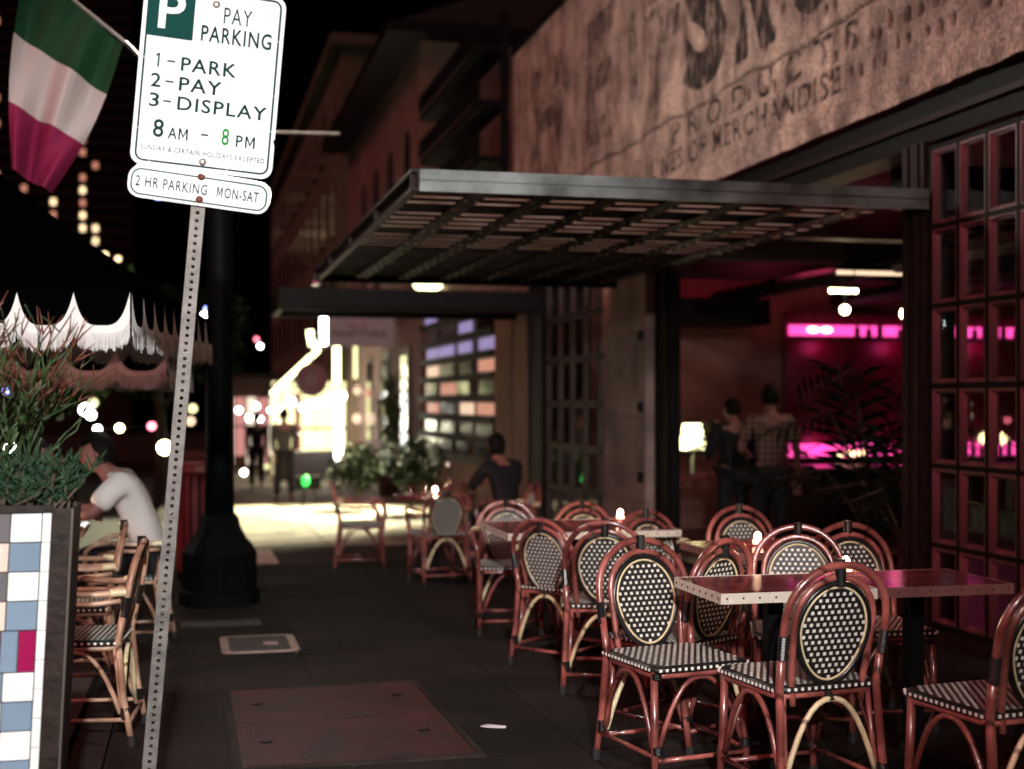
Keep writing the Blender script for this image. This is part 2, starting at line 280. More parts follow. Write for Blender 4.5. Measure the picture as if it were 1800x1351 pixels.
# ------------------------------------------------------------------ mesh helpers
def islands(mb):
    par = list(range(len(mb.v)))
    def fd(i):
        while par[i] != i: par[i] = par[par[i]]; i = par[i]
        return i
    for f in mb.f:
        for q in f[1:]: par[fd(q)] = fd(f[0])
    gr = {}
    for f in mb.f: gr.setdefault(fd(f[0]), []).append(f)
    out = []
    for fs in gr.values():
        ids = sorted({i for f in fs for i in f}); mp_ = {k: i for i, k in enumerate(ids)}; m2 = MB(); m2.add([mb.v[i] for i in ids], [tuple(mp_[i] for i in f) for f in fs]); out.append(m2)
    return out
class MB:
    def __init__(s): s.v = []; s.f = []
    def add(s, vs, fs):
        o = len(s.v); s.v += [tuple(map(float, p)) for p in vs]; s.f += [tuple(i + o for i in f) for f in fs]; return s
    def box(s, c, size, rot=None, taper=1.0):
        hx, hy, hz = [k / 2 for k in size]; vs = []
        for z in (-hz, hz):
            k = taper if z > 0 else 1.0
            for x, y in ((-hx, -hy), (hx, -hy), (hx, hy), (-hx, hy)): vs.append(Vector((x * k, y * k, z)))
        if rot is not None: vs = [rot @ p for p in vs]
        c = Vector(c)
        return s.add([p + c for p in vs], [(3, 2, 1, 0), (4, 5, 6, 7), (0, 1, 5, 4), (1, 2, 6, 5), (2, 3, 7, 6), (3, 0, 4, 7)])
    def box2(s, a, b): return s.box([(a[i] + b[i]) / 2 for i in range(3)], [abs(b[i] - a[i]) for i in range(3)])
    def tube(s, pts, r, n=8, closed=False, caps=True):
        P = [Vector(p) for p in pts]; k = len(P); rr = r if hasattr(r, '__len__') else [r] * k
        vs, fs = [], []; up = None
        for i in range(k):
            a = P[i - 1] if (i > 0 or closed) else P[0]; b = P[(i + 1) % k] if (i < k - 1 or closed) else P[-1]
            t = (b - a)
            t = t.normalized() if t.length > 1e-9 else Vector((0, 0, 1))
            if up is None: up = t.orthogonal().normalized()
            up = (up - t * up.dot(t)); up = up.normalized() if up.length > 1e-6 else t.orthogonal().normalized()
            w2 = t.cross(up)
            for j in range(n):
                an = 2 * math.pi * j / n; vs.append(P[i] + (up * math.cos(an) + w2 * math.sin(an)) * rr[i])
        for i in range(k if closed else k - 1):
            for j in range(n):
                a0 = i * n + j; a1 = i * n + (j + 1) % n; i2 = (i + 1) % k
                fs.append((a0, a1, i2 * n + (j + 1) % n, i2 * n + j))
        if caps and not closed: fs += [tuple(range(n))[::-1], tuple((k - 1) * n + j for j in range(n))]
        return s.add(vs, fs)
    def lathe(s, prof, n=16, c=(0, 0, 0)):
        vs, fs = [], []
        for (r, z) in prof:
            for j in range(n):
                an = 2 * math.pi * j / n; vs.append((c[0] + r * math.cos(an), c[1] + r * math.sin(an), c[2] + z))
        for i in range(len(prof) - 1):
            for j in range(n): fs.append((i * n + j, i * n + (j + 1) % n, (i + 1) * n + (j + 1) % n, (i + 1) * n + j))
        fs += [tuple(range(n))[::-1], tuple((len(prof) - 1) * n + j for j in range(n))]
        return s.add(vs, fs)
    def prism(s, out, a, b, axis='z'):
        """outline (list of 2-D points, ccw) extruded from a to b along an axis"""
        def p3(q, h): return (q[0], q[1], h) if axis == 'z' else ((q[0], h, q[1]) if axis == 'y' else (h, q[0], q[1]))
        k = len(out); vs = [p3(q, a) for q in out] + [p3(q, b) for q in out]
        fs = [tuple(range(k))[::-1], tuple(range(k, 2 * k))] + [(i, (i + 1) % k, k + (i + 1) % k, k + i) for i in range(k)]
        return s.add(vs, fs)
    def shift(s, x, y, z): s.v = [(a + x, b + y, c + z) for a, b, c in s.v]; return s
    def ball(s, c, r, n=10, m2=7, sc3=(1, 1, 1)):
        vs = []; fs = []
        for i in range(m2 + 1):
            th = math.pi * i / m2
            for j in range(n):
                ph = 2 * math.pi * j / n
                vs.append((c[0] + r * sc3[0] * math.sin(th) * math.cos(ph), c[1] + r * sc3[1] * math.sin(th) * math.sin(ph), c[2] + r * sc3[2] * math.cos(th)))
        for i in range(m2):
            for j in range(n): fs.append((i * n + j, i * n + (j + 1) % n, (i + 1) * n + (j + 1) % n, (i + 1) * n + j)[::-1])
        return s.add(vs, fs)
    def mesh(s, name, m, smooth=False):
        me = bpy.data.meshes.new(name); me.from_pydata(s.v, [], s.f); me.update()
        if m: me.materials.append(MATS[m])
        if smooth: me.polygons.foreach_set('use_smooth', [True] * len(me.polygons))
        return me
    def build(s, name, m, parent=None, smooth=False, loc=None, rot=None):
        return link(name, s.mesh(name, m, smooth), parent, loc, rot)
def _bl(s, m_, parent):
    for q in islands(s): q.build('letter', m_, parent)
MB.build_letters = _bl
def link(name, me, parent=None, loc=None, rot=None):
    o = bpy.data.objects.new(name, me); COL.objects.link(o)
    if parent is not None: o.parent = parent
    if loc is not None: o.location = loc
    if rot is not None: o.rotation_euler = rot
    return o
def tag(o, label=None, cat=None, group=None, kind=None):
    if label: o['label'] = label
    if cat: o['category'] = cat
    if group: o['group'] = group
    if kind: o['kind'] = kind
    return o
def thing(name, label, cat, loc=(0, 0, 0), rot=(0, 0, 0), group=None):
    o = bpy.data.objects.new(name, None); COL.objects.link(o); o.location = loc; o.rotation_euler = rot
    o.empty_display_size = .1
    return tag(o, label, cat, group)
def copy_tree(o, parent=None):
    c = o.copy(); COL.objects.link(c); c.parent = parent
    for ch in o.children: copy_tree(ch, c)
    return c
def struct(name, mb, m, smooth=False):
    return tag(mb.build(name, m, None, smooth), kind='structure')
def point(name, parent, loc, power, col, radius=.03):
    d = bpy.data.lights.new(name, 'POINT'); d.energy = power; d.color = col; d.shadow_soft_size = radius
    o = bpy.data.objects.new(name, d); COL.objects.link(o); o.parent = parent; o.location = loc; return o
def rrect(x0, y0, x1, y1, r, n=5):
    out = []
    for cx, cy, a0 in ((x1 - r, y0 + r, -90), (x1 - r, y1 - r, 0), (x0 + r, y1 - r, 90), (x0 + r, y0 + r, 180)):
        for i in range(n + 1):
            a = R(a0 + 90 * i / n); out.append((cx + r * math.cos(a), cy + r * math.sin(a)))
    return out
def text_mesh(txt, box, y, depth, mname, axis='xz', bold=0.0):
    """lettering as a thin raised mesh, fitted to box = (x0, z0, x1, z1)"""
    cu = bpy.data.curves.new('txt', 'FONT'); cu.body = txt; cu.size = 1; cu.extrude = 0.0; cu.offset = bold; cu.resolution_u = 3; cu.space_character = 1.14
    ob = bpy.data.objects.new('txt', cu); COL.objects.link(ob)
    dg = bpy.context.evaluated_depsgraph_get(); me0 = bpy.data.meshes.new_from_object(ob.evaluated_get(dg))
    v = np.array([p.co[:] for p in me0.vertices]); f = [tuple(p.vertices) for p in me0.polygons]
    bpy.data.objects.remove(ob); bpy.data.curves.remove(cu); bpy.data.meshes.remove(me0)
    mn, mx = v.min(0), v.max(0); x0, z0, x1, z1 = box
    X = x0 + (v[:, 0] - mn[0]) / (mx[0] - mn[0]) * (x1 - x0); Z = z0 + (v[:, 1] - mn[1]) / max(1e-6, (mx[1] - mn[1])) * (z1 - z0)
    mb = MB()
    if axis == 'xz': mb.add([(X[i], y, Z[i]) for i in range(len(v))], f)
    else: mb.add([(y, -X[i], Z[i]) for i in range(len(v))], f)       # reads left to right on a wall that faces -x, x along -y
    return mb

# ================================================================== THE SETTING
X_WALL = 4.5
def sheared(mb):
    mb.v = [(x, y, z + gz(y)) for x, y, z in mb.v]; return mb
g = MB(); g.add([(-400, -40, -.17), (400, -40, -.17), (400, 900, -.17), (-400, 900, -.17)], [(0, 1, 2, 3)])
struct('road', sheared(g), 'asphalt')
base = MB().box2((-.33, -8, -.16), (4.9, 90, -.012)); sidewalk = struct('sidewalk', sheared(base), 'joint')
# kerb
kb = MB()
for i in range(40):
    y0 = -2 + i * 1.2; b = MB().box2((-.475, y0 + .004, -.16), (-.338, y0 + 1.196, .0)); kb = b
    o = sheared(kb).build('kerb_stone', 'kerb', sidewalk)
# paving slabs (each its own piece), bigger casting beyond
slab_cols = [-.33, .65, 1.62, 2.60, 3.58, 4.50]
rows = [0.4, 1.4, 2.5, 3.5, 4.5, 5.5, 7.25, 8.25, 9.75, 10.8, 11.8, 12.8, 13.8, 14.8, 15.8, 16.8, 17.8, 18.8, 19.8, 20.8, 21.8]
for j in range(len(rows) - 1):
    y0, y1 = rows[j], rows[j + 1]
    cols = [-.33, .175, 1.205, 1.62, 2.60, 3.58, 4.50] if abs(y0 - 5.5) < .01 else slab_cols
    for i in range(len(cols) - 1):
        x0, x1 = cols[i], cols[i + 1]
        if abs(y0 - 5.5) < .01 and i == 1: continue
        dz = random.uniform(-.002, .002)
        b = MB(); e = .005; bv = .006
        o_ = rrect(x0 + e, y0 + e, x1 - e, y1 - e, .01, 1); i_ = rrect(x0 + e + bv, y0 + e + bv, x1 - e - bv, y1 - e - bv, .01, 1); k = len(o_)
        b.add([(p[0], p[1], -.05) for p in o_] + [(p[0], p[1], -.005 + dz) for p in o_] + [(p[0], p[1], dz) for p in i_],
              [(q, (q + 1) % k, k + (q + 1) % k, k + q) for q in range(k)] + [(k + q, k + (q + 1) % k, 2 * k + (q + 1) % k, 2 * k + q) for q in range(k)] + [tuple(range(2 * k, 3 * k))])
        sheared(b).build('paving_slab', 'concrete_walk' if y0 < 15.7 else 'concrete_lit', sidewalk)  # far slabs paler, the lit pool put into their colour
sheared(MB().box2((-.33, 21.8, -.05), (4.5, 90, 0))).build('far_paving', 'concrete_lit', sidewalk)
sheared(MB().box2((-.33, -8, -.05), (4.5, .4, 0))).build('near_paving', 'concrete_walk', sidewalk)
# deck of the parklet beyond the kerb
deckb = MB().box2((-3.6, 3.6, -.16), (-.50, 13.0, -.03)); deck = struct('parklet_deck', sheared(deckb), 'joint')
for i in range(20):
    x0 = -.50 - (i + 1) * .15
    sheared(MB().box2((x0 + .004, 3.6, -.03), (x0 + .146, 13.0, -.003))).build('plank', 'deck', deck)
# opposite side of the street
struct('far_pavement', sheared(MB().box2((-16, -5, -.17), (-10.5, 120, -.04))), 'concrete_walk')

# steel vault hatch let into the pavement
h = thing('cellar_hatch', 'rusty red ribbed steel double cellar hatch set into the pavement', 'hatch', (.69, 6.375, gz(6.375)), (-math.atan(SLOPE), 0, 0))
fr = MB()
fr.box2((-.51, -.87, -.05), (.51, -.835, .004)); fr.box2((-.51, .835, -.05), (.51, .87, .004)); fr.box2((-.51, -.834, -.05), (-.482, .834, .004)); fr.box2((.482, -.834, -.05), (.51, .834, .004))
fr.build('frame', 'kerb', h)
for k, (y0, y1) in enumerate(((-.83, -.004), (.004, .83))):
    lf = MB().box2((-.478, y0, -.03), (.478, y1, 0)).build('hatch_leaf', 'rust_plate', h)
    rb = MB()
    nx = 46
    for i in range(nx):
        x = -.455 + i * .91 / (nx - 1)
        for q in range(14):
            yy = y0 + .05 + q * (y1 - y0 - .1) / 13
            rb.box((x, yy, .0015), (.009, .052, .003))
    tag(rb.build('tread_ribs', 'rust_plate', lf), kind='stuff')
    for xx, yy in ((-.36, (y0 + y1) / 2 + .02), (.34, (y0 + y1) / 2 + .08)):
        MB().lathe([(.028, 0), (.03, .004), (.018, .006), (.006, .004)], 12, (xx, yy, 0)).build('lift_ring', 'steel_dark', lf, True)
# water meter cover with a pale frame
u = thing('utility_cover', 'pale framed concrete utility box cover in the pavement by the lamp post', 'cover', (.435, 8.73, gz(8.73)), (-math.atan(SLOPE), 0, 0))
o_ = rrect(-.235, -.34, .235, .34, .06); i_ = rrect(-.185, -.29, .185, .29, .03); k = len(o_)
b = MB(); b.add([(*p, .006) for p in o_] + [(*p, .006) for p in i_] + [(*p, -.02) for p in o_], [(q, (q + 1) % k, k + (q + 1) % k, k + q) for q in range(k)] + [(2 * k + q, 2 * k + (q + 1) % k, (q + 1) % k, q) for q in range(k)])
b.build('frame', 'util_frame', u)
MB().prism(i_, -.02, .003).build('lid', 'util_lid', u)
MB().prism(rrect(.03, -.06, .12, .06, .02), .003, .006).build('inspection_plate', 'util_frame', u)
for nm, lab, x0, x1, y0, y1, mt in (('utility_cover', 'long narrow utility lid in the pavement in front of the lamp post', -.05, .5, 9.58, 9.86, 'util_lid'), ('drain_grate', 'ribbed metal grate in the pavement beyond the lamp post', .62, .9, 13.95, 15.5, 'util_frame')):
    t = thing(nm, lab, 'cover', ((x0 + x1) / 2, (y0 + y1) / 2, gz((y0 + y1) / 2)), (-math.atan(SLOPE), 0, 0))
    a_, c_ = (x1 - x0) / 2, (y1 - y0) / 2
    MB().prism(rrect(-a_, -c_, a_, c_, .03), -.02, .003).build('lid', mt, t)
    nb = 12
    for i in range(nb): MB().box((-a_ + .03 + i * (2 * a_ - .06) / (nb - 1), 0, .0045), (.012, 2 * c_ - .06, .003)).build('rib', mt, t)
# litter
b = MB(); pts = [(-.055, .01), (-.02, .035), (.0, .03), (-.005, .01), (.045, -.03), (.06, -.015), (.05, -.045), (.0, -.03), (-.03, -.015)]
b.add([(p[0], p[1], .004 + random.uniform(0, .012)) for p in pts] + [(p[0], p[1], .003) for p in pts], [tuple(range(9))] + [tuple(range(9, 18))[::-1]] + [(i, (i + 1) % 9, 9 + (i + 1) % 9, 9 + i) for i in range(9)])
tag(b.build('paper_scrap', 'paper', None, loc=(1.34, 6.02, gz(6.02) + .001)), 'torn white paper scrap lying on the pavement right of the hatch', 'litter')

# ================================================================== THE RESTAURANT
rest = thing('restaurant_building', 'old concrete warehouse restaurant with ghost lettering above its open front', 'building', (X_WALL, 7.0, gz(7.0)))
OX, OY, OZ = X_WALL, 7.0, gz(7.0)
def rp_(mb): mb.v = [(x - OX, y - OY, z - OZ) for x, y, z in mb.v]; return mb     # world -> building space
# upper wall: a dense sheet with real chips, a crack, a ledge and rough casting
Y0, Y1, Z0, Z1 = 3.0, 18.8, 3.27, 6.24
ys = np.concatenate([np.linspace(Y0, 6.4, 50, endpoint=False), np.linspace(6.4, 11.5, 640, endpoint=False), np.linspace(11.5, Y1, 380)]); zs = np.concatenate([np.linspace(Z0, 5.2, 165, endpoint=False), np.linspace(5.2, Z1, 45)])
ny, nz = len(ys), len(zs)
YY, ZZ = np.meshgrid(ys, zs)
D = np.zeros_like(YY)
def lump(sig, amp, sd):
    r2 = np.random.default_rng(sd); a = r2.standard_normal(YY.shape)
    for ax in (0, 1):
        kx = np.exp(-.5 * (np.arange(-3 * sig, 3 * sig + 1) / sig) ** 2); kx /= kx.sum()
        a = np.apply_along_axis(lambda q: np.convolve(q, kx, 'same'), ax, a)
    return a / a.std() * amp
D += lump(1, .0016, 1) + lump(3, .0014, 2) + lump(30, .002, 3)
for zb_ in (3.75, 4.32, 4.62, 4.93, 5.55, 5.86): D += .004 * np.exp(-((ZZ - zb_ - .004 * np.sin(YY * 2 + zb_)) / .012) ** 2)
CHIP_SHADE = np.zeros_like(D)  # mask of the shade painted into chips and crack
D += np.where(ZZ < 3.47, .035, 0) * (1 - np.clip((ZZ - 3.44) / .03, 0, 1))          # the thicker beam band at the foot
ck = 4.03 + .02 * np.sin(YY * 3.1) + .012 * np.sin(YY * 9.7 + 1) + lump(10, .006, 5)[0][None, :]
D -= .03 * np.exp(-((ZZ - ck) / .014) ** 2)
D += .02 * np.exp(-((ZZ - 5.25 - .006 * np.sin(YY * 4)) / .03) ** 2)                # board joint higher up
D -= .012 * np.exp(-((ZZ - 5.20) / .02) ** 2)
for i in range(24):
    for j in range(8):
        cy = 6.75 + i * .165 + (.08 if j % 2 else 0) + random.uniform(-.05, .05); cz = 3.66 + j * .18 + random.uniform(-.04, .04)
        if random.random() < .92 - max(0, (cy - 8.8)) * .34 and abs(cz - 4.03) > .06:
            sy = random.uniform(.024, .038); sz = random.uniform(.034, .055); dp = random.uniform(.03, .055)
            q = ((YY - cy) / sy) ** 2 + ((ZZ - cz) / sz) ** 2
            D -= dp * np.exp(-q * q); CHIP_SHADE = np.maximum(CHIP_SHADE, np.exp(-q * q))
X = X_WALL - D
edge = lump(4, .005, 9)[0]; ZZ[0, :] += edge
vv = np.stack([X.ravel() - OX, YY.ravel() - OY, ZZ.ravel() - OZ], 1)
idx = np.arange(ny * nz).reshape(nz, ny)
ff = np.stack([idx[:-1, :-1].ravel(), idx[1:, :-1].ravel(), idx[1:, 1:].ravel(), idx[:-1, 1:].ravel()], 1)
me = bpy.data.meshes.new('upper_wall'); me.from_pydata(vv.tolist(), [], ff.tolist()); me.materials.append(MATS['facade'])
CHIP_SHADE = np.maximum(CHIP_SHADE, .9 * np.exp(-((ZZ - ck) / .012) ** 2))
at = me.attributes.new('chip_shade', 'FLOAT', 'POINT'); at.data.foreach_set('value', CHIP_SHADE.ravel().astype(np.float32))
me.polygons.foreach_set('use_smooth', [True] * len(me.polygons)); me.update()
uw = link('upper_wall', me, rest)
rp_(MB().box2((X_WALL + .06, 3.0, 3.30), (X_WALL + .35, 18.79, 6.2))).build('wall_core', 'bld_stucco', rest)
rp_(MB().box2((X_WALL - .04, 3.0, 6.241), (X_WALL + .42, 18.85, 6.33))).build('coping', 'steel_dark', rest)
rp_(MB().box2((X_WALL - .03, 18.80, 2.95), (X_WALL + .35, 18.84, 6.24))).build('end_face', 'bld_stucco', rest)
rp_(MB().box2((X_WALL + .30, 3.0, 6.0), (12, 18.7, 6.1))).build('roof', 'steel_dark', rest)
# ghost lettering
def letters(txt, ya, yb, z0, z1, m, bold=0):
    # text runs from far (ya) on the viewer's left to near (yb) on the right
    mb = text_mesh(txt, (-ya, z0, -yb, z1), X_WALL - .013 if z0 > 3.5 else X_WALL - .05, 0, m, 'wall', bold)
    
    for q in islands(mb): rp_(q).build('painted_letter', m, rest)
letters('H E', 17.6, 14.2, 4.25, 5.7, 'paint_faint', .03)
letters('I', 13.6, 13.35, 4.45, 5.9, 'paint_faint', .05)
letters('F', 12.95, 12.1, 4.25, 5.6, 'paint_faint', .03)
letters('S', 12.0, 10.95, 4.15, 5.55, 'paint_big', .05)
letters('R', 10.75, 9.95, 4.18, 5.5, 'paint_big', .05)
letters('O', 9.75, 8.85, 4.2, 5.5, 'paint_big', .05)
letters('P R O D U C T S', 12.3, 8.6, 3.78, 4.00, 'paint_small', .02)
letters('LINES OF MERCHANDISE', 12.9, 8.85, 3.53, 3.73, 'paint_small', .02)
for (yc, zc, sy, sz) in ((16.5, 4.6, .5, 1.0), (15.2, 4.3, .3, .7), (14.2, 4.5, .12, .8), (13.0, 5.3, .2, .5), (16.9, 5.6, .5, .3)):
    pts = [(yc + sy * .5 * math.cos(a) * random.uniform(.6, 1.2), zc + sz * .5 * math.sin(a) * random.uniform(.6, 1.2)) for a in np.linspace(0, 2 * math.pi, 15)[:-1]]
    b = MB().add([(X_WALL - .012, p[0], p[1]) for p in pts], [tuple(range(14))]); rp_(b).build('old_paint_patch', random.choice(['paint_red', 'paint_faint']), rest)
# steel lintel under the wall
rp_(MB().box2((X_WALL + .05, 3.0, 2.98), (X_WALL + .32, 18.7, 3.265))).build('lintel', 'steel_dark', rest)
rp_(MB().box2((X_WALL + .01, 3.0, 3.10), (X_WALL + .049, 18.7, 3.14))).build('lintel_flange', 'steel_frame', rest)
# posts
for (y0, y1, m_, xd) in ((7.72, 7.98, 'steel_frame', .20), (12.32, 12.78, 'steel_dark', .08), (17.1, 17.9, 'steel_dark', .24)):
    mb = MB().box2((X_WALL - .02, y0, -.5), (X_WALL + xd, y1, 2.975)); mb.box2((X_WALL - .035, y0 + .05, -.5), (X_WALL - .0205, y0 + .09, 2.97)); mb.box2((X_WALL - .035, y1 - .09, -.5), (X_WALL - .0205, y1 - .05, 2.97))
    rp_(mb).build('steel_post', m_, rest)
# concrete pillar with form marks
py0, py1 = 12.80, 14.2
mb = MB(); 
for i, zz in enumerate((-.5, .35, 1.2, 2.05)):
    mb.prism([(X_WALL - .10, py0 + .02), (X_WALL + .06, py0 + .02), (X_WALL + .06, py1), (X_WALL - .10, py1)], zz + .004, zz + (.846 if i < 3 else .92))
rp_(mb).build('concrete_pillar', 'pillar', rest)
for zz in (.55, 1.25, 1.95): rp_(MB().box2((X_WALL - .125, py0 + .08, zz), (X_WALL - .1005, py0 + .2, zz + .1))).build('anchor_plate', 'steel_dark', rest)
rp_(MB().box2((X_WALL - .02, 18.0, -.6), (X_WALL + .3, 18.78, 2.975))).build('end_pilaster', 'bld_stucco', rest)

# multi-pane windows: wide steel grid, each pane in its own moulded sash
def window_grid(y0, y1, z0, z1, nc, nr, frame_m, sash_m, pane_m='pane', xw=X_WALL + .03):
    cw, rh = (y1 - y0) / nc, (z1 - z0) / nr
    for i in range(nc + 1): rp_(MB().box((xw, y0 + i * cw, (z0 + z1) / 2), (.05, .030, z1 - z0 + .03))).build('mullion', frame_m, rest)
    for j in range(nr + 1):
        for i in range(nc): rp_(MB().box((xw + .001, y0 + (i + .5) * cw, z0 + j * rh), (.046, cw - .031, .030))).build('transom', frame_m, rest)
    # one sash ring and pane, shared by every light of the grid
    sm = MB(); a, c = cw / 2 - .0165, rh / 2 - .0165
    off = 0
    for ww, xf in ((.011, -.022), (.007, -.010), (.006, .0)):
        aa, cc = a - off, c - off
        sm.box2((xf, -aa, -cc), (.018, -aa + ww, cc)); sm.box2((xf, aa - ww, -cc), (.018, aa, cc))
        sm.box2((xf, -aa + ww + .0002, -cc), (.018, aa - ww - .0002, -cc + ww)); sm.box2((xf, -aa + ww + .0002, cc - ww), (.018, aa - ww - .0002, cc)); off += ww + .0002
    sme = sm.mesh('sash', sash_m)
    pme = MB().box((0, 0, 0), (.005, 2 * (a - .0236), 2 * (c - .0236))).mesh('pane', pane_m)
    for i in range(nc):
        for j in range(nr):
            yc, zc = y0 + (i + .5) * cw, z0 + (j + .5) * rh
            s_ = link('sash', sme, rest, (xw - OX, yc - OY, zc - OZ))
            link('pane', pme, s_, (.012, 0, 0), (0, random.uniform(-.006, .006), random.uniform(-.006, .006)))
window_grid(4.60, 7.68, -.03, 2.92, 10, 6, 'steel_dark', 'sash')
rp_(MB().box2((X_WALL - .02, 4.55, -.5), (X_WALL + .2, 7.70, -.05))).build('window_plinth', 'steel_frame', rest)
rp_(MB().box2((X_WALL - .03, 3.0, -.5), (X_WALL + .28, 4.54, 2.975))).build('side_pier', 'pillar', rest)
window_grid(14.25, 17.05, -.25, 2.9, 5, 6, 'steel_dark', 'sash_brown')
rp_(MB().box2((X_WALL - .02, 14.25, -.6), (X_WALL + .2, 17.06, -.27))).build('window_plinth', 'steel_frame', rest)

# steel canopy over the open front
can = thing('steel_canopy', 'flat galvanised steel canopy with timber slats over the open restaurant front', 'canopy', (1.28, 7.70, 2.54))
CL, CW = X_WALL - 1.28 - .02, 6.1     # reach over the pavement, run along the wall
mb = MB(); mb.box2((0, -.05, 0), (CL, 0, .052)); mb.box2((0, -.05, .066), (CL, 0, .125)); mb.box2((0, -.035, .0525), (CL, -.0, .0655))
mb.build('front_beam', 'galv', can)
mb = MB(); mb.box2((-.05, -.05, .0), (-.002, CW, .022)); mb.box2((-.05, -.05, .105), (-.002, CW, .128)); mb.box2((-.015, -.05, .0225), (-.002, CW, .1045))
for k in range(5): mb.box((-.034, .0 + k * CW / 4, .0635), (.034, .012, .081))
mb.build('side_channel', 'steel_frame', can)
MB().box2((0, CW - .05, 0), (CL, CW, .12)).build('rear_beam', 'steel_dark', can)
for k in range(1, 8):
    x = k * CL / 7.6; jm = MB().box2((x - .062, .001, .045), (x + .062, CW - .051, .053)); jm.box2((x - .006, .001, .0531), (x + .006, CW - .051, .07))
    jo = jm.build('joist', 'steel_dark', can)
    bolts = MB()
    for q in range(16):
        for sx_ in (-.035, .035): bolts.lathe([(.010, -.010), (.010, 0)], 6, (x + sx_, .15 + q * (CW - .3) / 15, .045))
    tag(bolts.build('bolt_heads', 'bolt_steel', jo), kind='stuff')
edges = [.001]
for bay in range(5):
    for q in range(4):
        y = .12 + bay * 1.21 + q * .235; edges += [y, y + (.125 if bay < 2 else (.10 if bay == 2 else .06))]
edges.append(CW - .051)
for i in range(0, len(edges), 2): MB().box2((.001, edges[i], .0705), (CL, edges[i + 1], .0765)).build('slat', 'slat', can)
for k in range(4): MB().box2((.001 + k * CL / 4 + .002, .001, .0770), ((k + 1) * CL / 4 - .002, CW - .051, .083)).build('roof_sheet', 'roof_sheet', can)
MB().box((-.04, CW - .12, -.02), (.06, .2, .03)).build('corner_marker', 'em_redb' if False else 'tile_crimson', can)
# dark second canopy
can2 = thing('steel_canopy', 'dark flat steel canopy further down the facade beyond the pillar', 'canopy', (1.1, 17.2, 2.48))
mb = MB(); L2 = X_WALL - 1.1 - .02
mb.box2((0, 0, 0), (L2, .06, .285)); mb.box2((0, .0605, 0), (.06, 1.35, .285)); mb.box2((0, 1.351, 0), (L2, 1.41, .285)); mb.build('frame', 'steel_dark', can2)
for k in range(6): MB().box2((.061, .12 + k * .2, .18), (L2, .26 + k * .2, .2)).build('slat', 'steel_dark', can2)
# folded glass door leaf hinge stack by the pillar is part of the steel post; interior of the room
room = thing('dining_room_shell', 'dim pink lit interior walls and ceiling behind the open front', 'interior', (8, 10, gz(10)))
def rr(mb): mb.v = [(x - 8, y - 10, z - gz(10)) for x, y, z in mb.v]; return mb
rr(MB().box2((4.76, 3.0, -.6), (11.6, 16.2, -.22))).build('floor', 'floor_in', room)
rr(MB().box2((4.85, 3.0, 3.45), (11.6, 16.2, 3.6))).build('ceiling', 'ceil_in', room)
rr(MB().box2((4.85, 16.0, -.22), (11.6, 16.2, 3.45))).build('back_wall', 'plaster_in', room)
rr(MB().box2((11.4, 3.0, -.22), (11.6, 15.99, 3.45))).build('side_wall', 'plaster_in', room)
rr(MB().box2((4.76, 3.0, -.22), (11.39, 3.2, 3.45))).build('near_wall', 'plaster_in', room)
for k, y in enumerate((8.6, 10.4, 12.2, 14.0)):
    rr(MB().box2((4.86, y, 2.70), (11.39, y + .22, 3.0))).build('ceiling_beam', 'steel_dark', room)
for k, x in enumerate((6.4, 8.0)): rr(MB().tube([(x, 5, 2.62), (x, 15.9, 2.62)], .09, 12)).build('duct', 'steel_dark', room)
rr(MB().box2((5.6, 15.0, 2.25), (6.7, 15.9, 2.55))).build('soffit', 'steel_dark', room)

# back bar with pink light strips
bb = thing('back_bar', 'back bar of bottles washed by two pink light strips', 'bar', (9.0, 15.9, gz(15.9)))
def rb_(mb): mb.v = [(x - 9.0, y - 15.9, z - gz(15.9)) for x, y, z in mb.v]; return mb
rb_(MB().box2((7.3, 15.88, .0), (10.9, 15.98, 2.45))).build('back_panel', 'backbar', bb)
tl = MB()
for i in range(45):
    for j in range(20):
        x = 7.34 + i * .079; z = .62 + j * .079
        tl.box((x + (.04 if j % 2 else 0), 15.872, z), (.066, .016, .066), taper=.8)
tag(rb_(tl).build('wall_tiles', 'backbar', bb), kind='stuff')
for z, nm, wd in ((2.13, 'em_pink', .13), (.66, 'em_pink', .16)):
    rb_(MB().box2((7.32, 15.68, z - .03), (10.88, 15.86, z - .005))).build('shelf', 'bar_wood', bb)
    rb_(MB().box2((7.32, 15.80, z + (.04 if z > 1 else .0)), (10.88, 15.83, z + (.04 if z > 1 else 0) + wd))).build('light_strip', nm, bb)
for x, z in ((7.62, 2.24), (7.80, 2.24), (7.98, .70), (8.14, .70), (8.3, .7)):
    rb_(MB().ball((x, 15.76, z), .055, 10, 6, (1.5, .6, .7))).build('lamp', 'em_pink_hot', bb)  # added glowing spots, only the hottest parts of the strips
rb_(MB().box2((6.9, 14.3, -.32), (11.0, 14.9, .55))).build('counter', 'bar_wood', bb)
rb_(MB().box2((6.85, 14.2, .551), (11.0, 15.0, .60))).build('counter_top', 'bar_wood', bb)
bme = MB().lathe([(.036, 0), (.038, .01), (.038, .17), (.03, .20), (.014, .23), (.013, .29), (.016, .295), (.016, .31)], 10).mesh('bottle', 'bottle', True)
k = 0
for x in np.arange(8.35, 10.7, .135):
    if random.random() < .2: continue
    bo = link('bottle', bme, None, (x + random.uniform(-.02, .02), 15.74, .662), None); bo.scale = (1, 1, random.uniform(.8, 1.25))
    tag(bo, 'dark bottle standing on the pink lit lower back bar shelf', 'bottle', 'bottles on the lower back bar shelf'); k += 1
for x in np.arange(8.2, 10.8, .15):
    if random.random() < .25: continue
    bo = link('bottle', bme, None, (x + random.uniform(-.03, .03), 15.74, 2.132), None); bo.scale = (1, 1, random.uniform(.55, .9))
    tag(bo, 'dark bottle standing on the upper back bar shelf, against the pink strip', 'bottle', 'bottles on the upper back bar shelf')
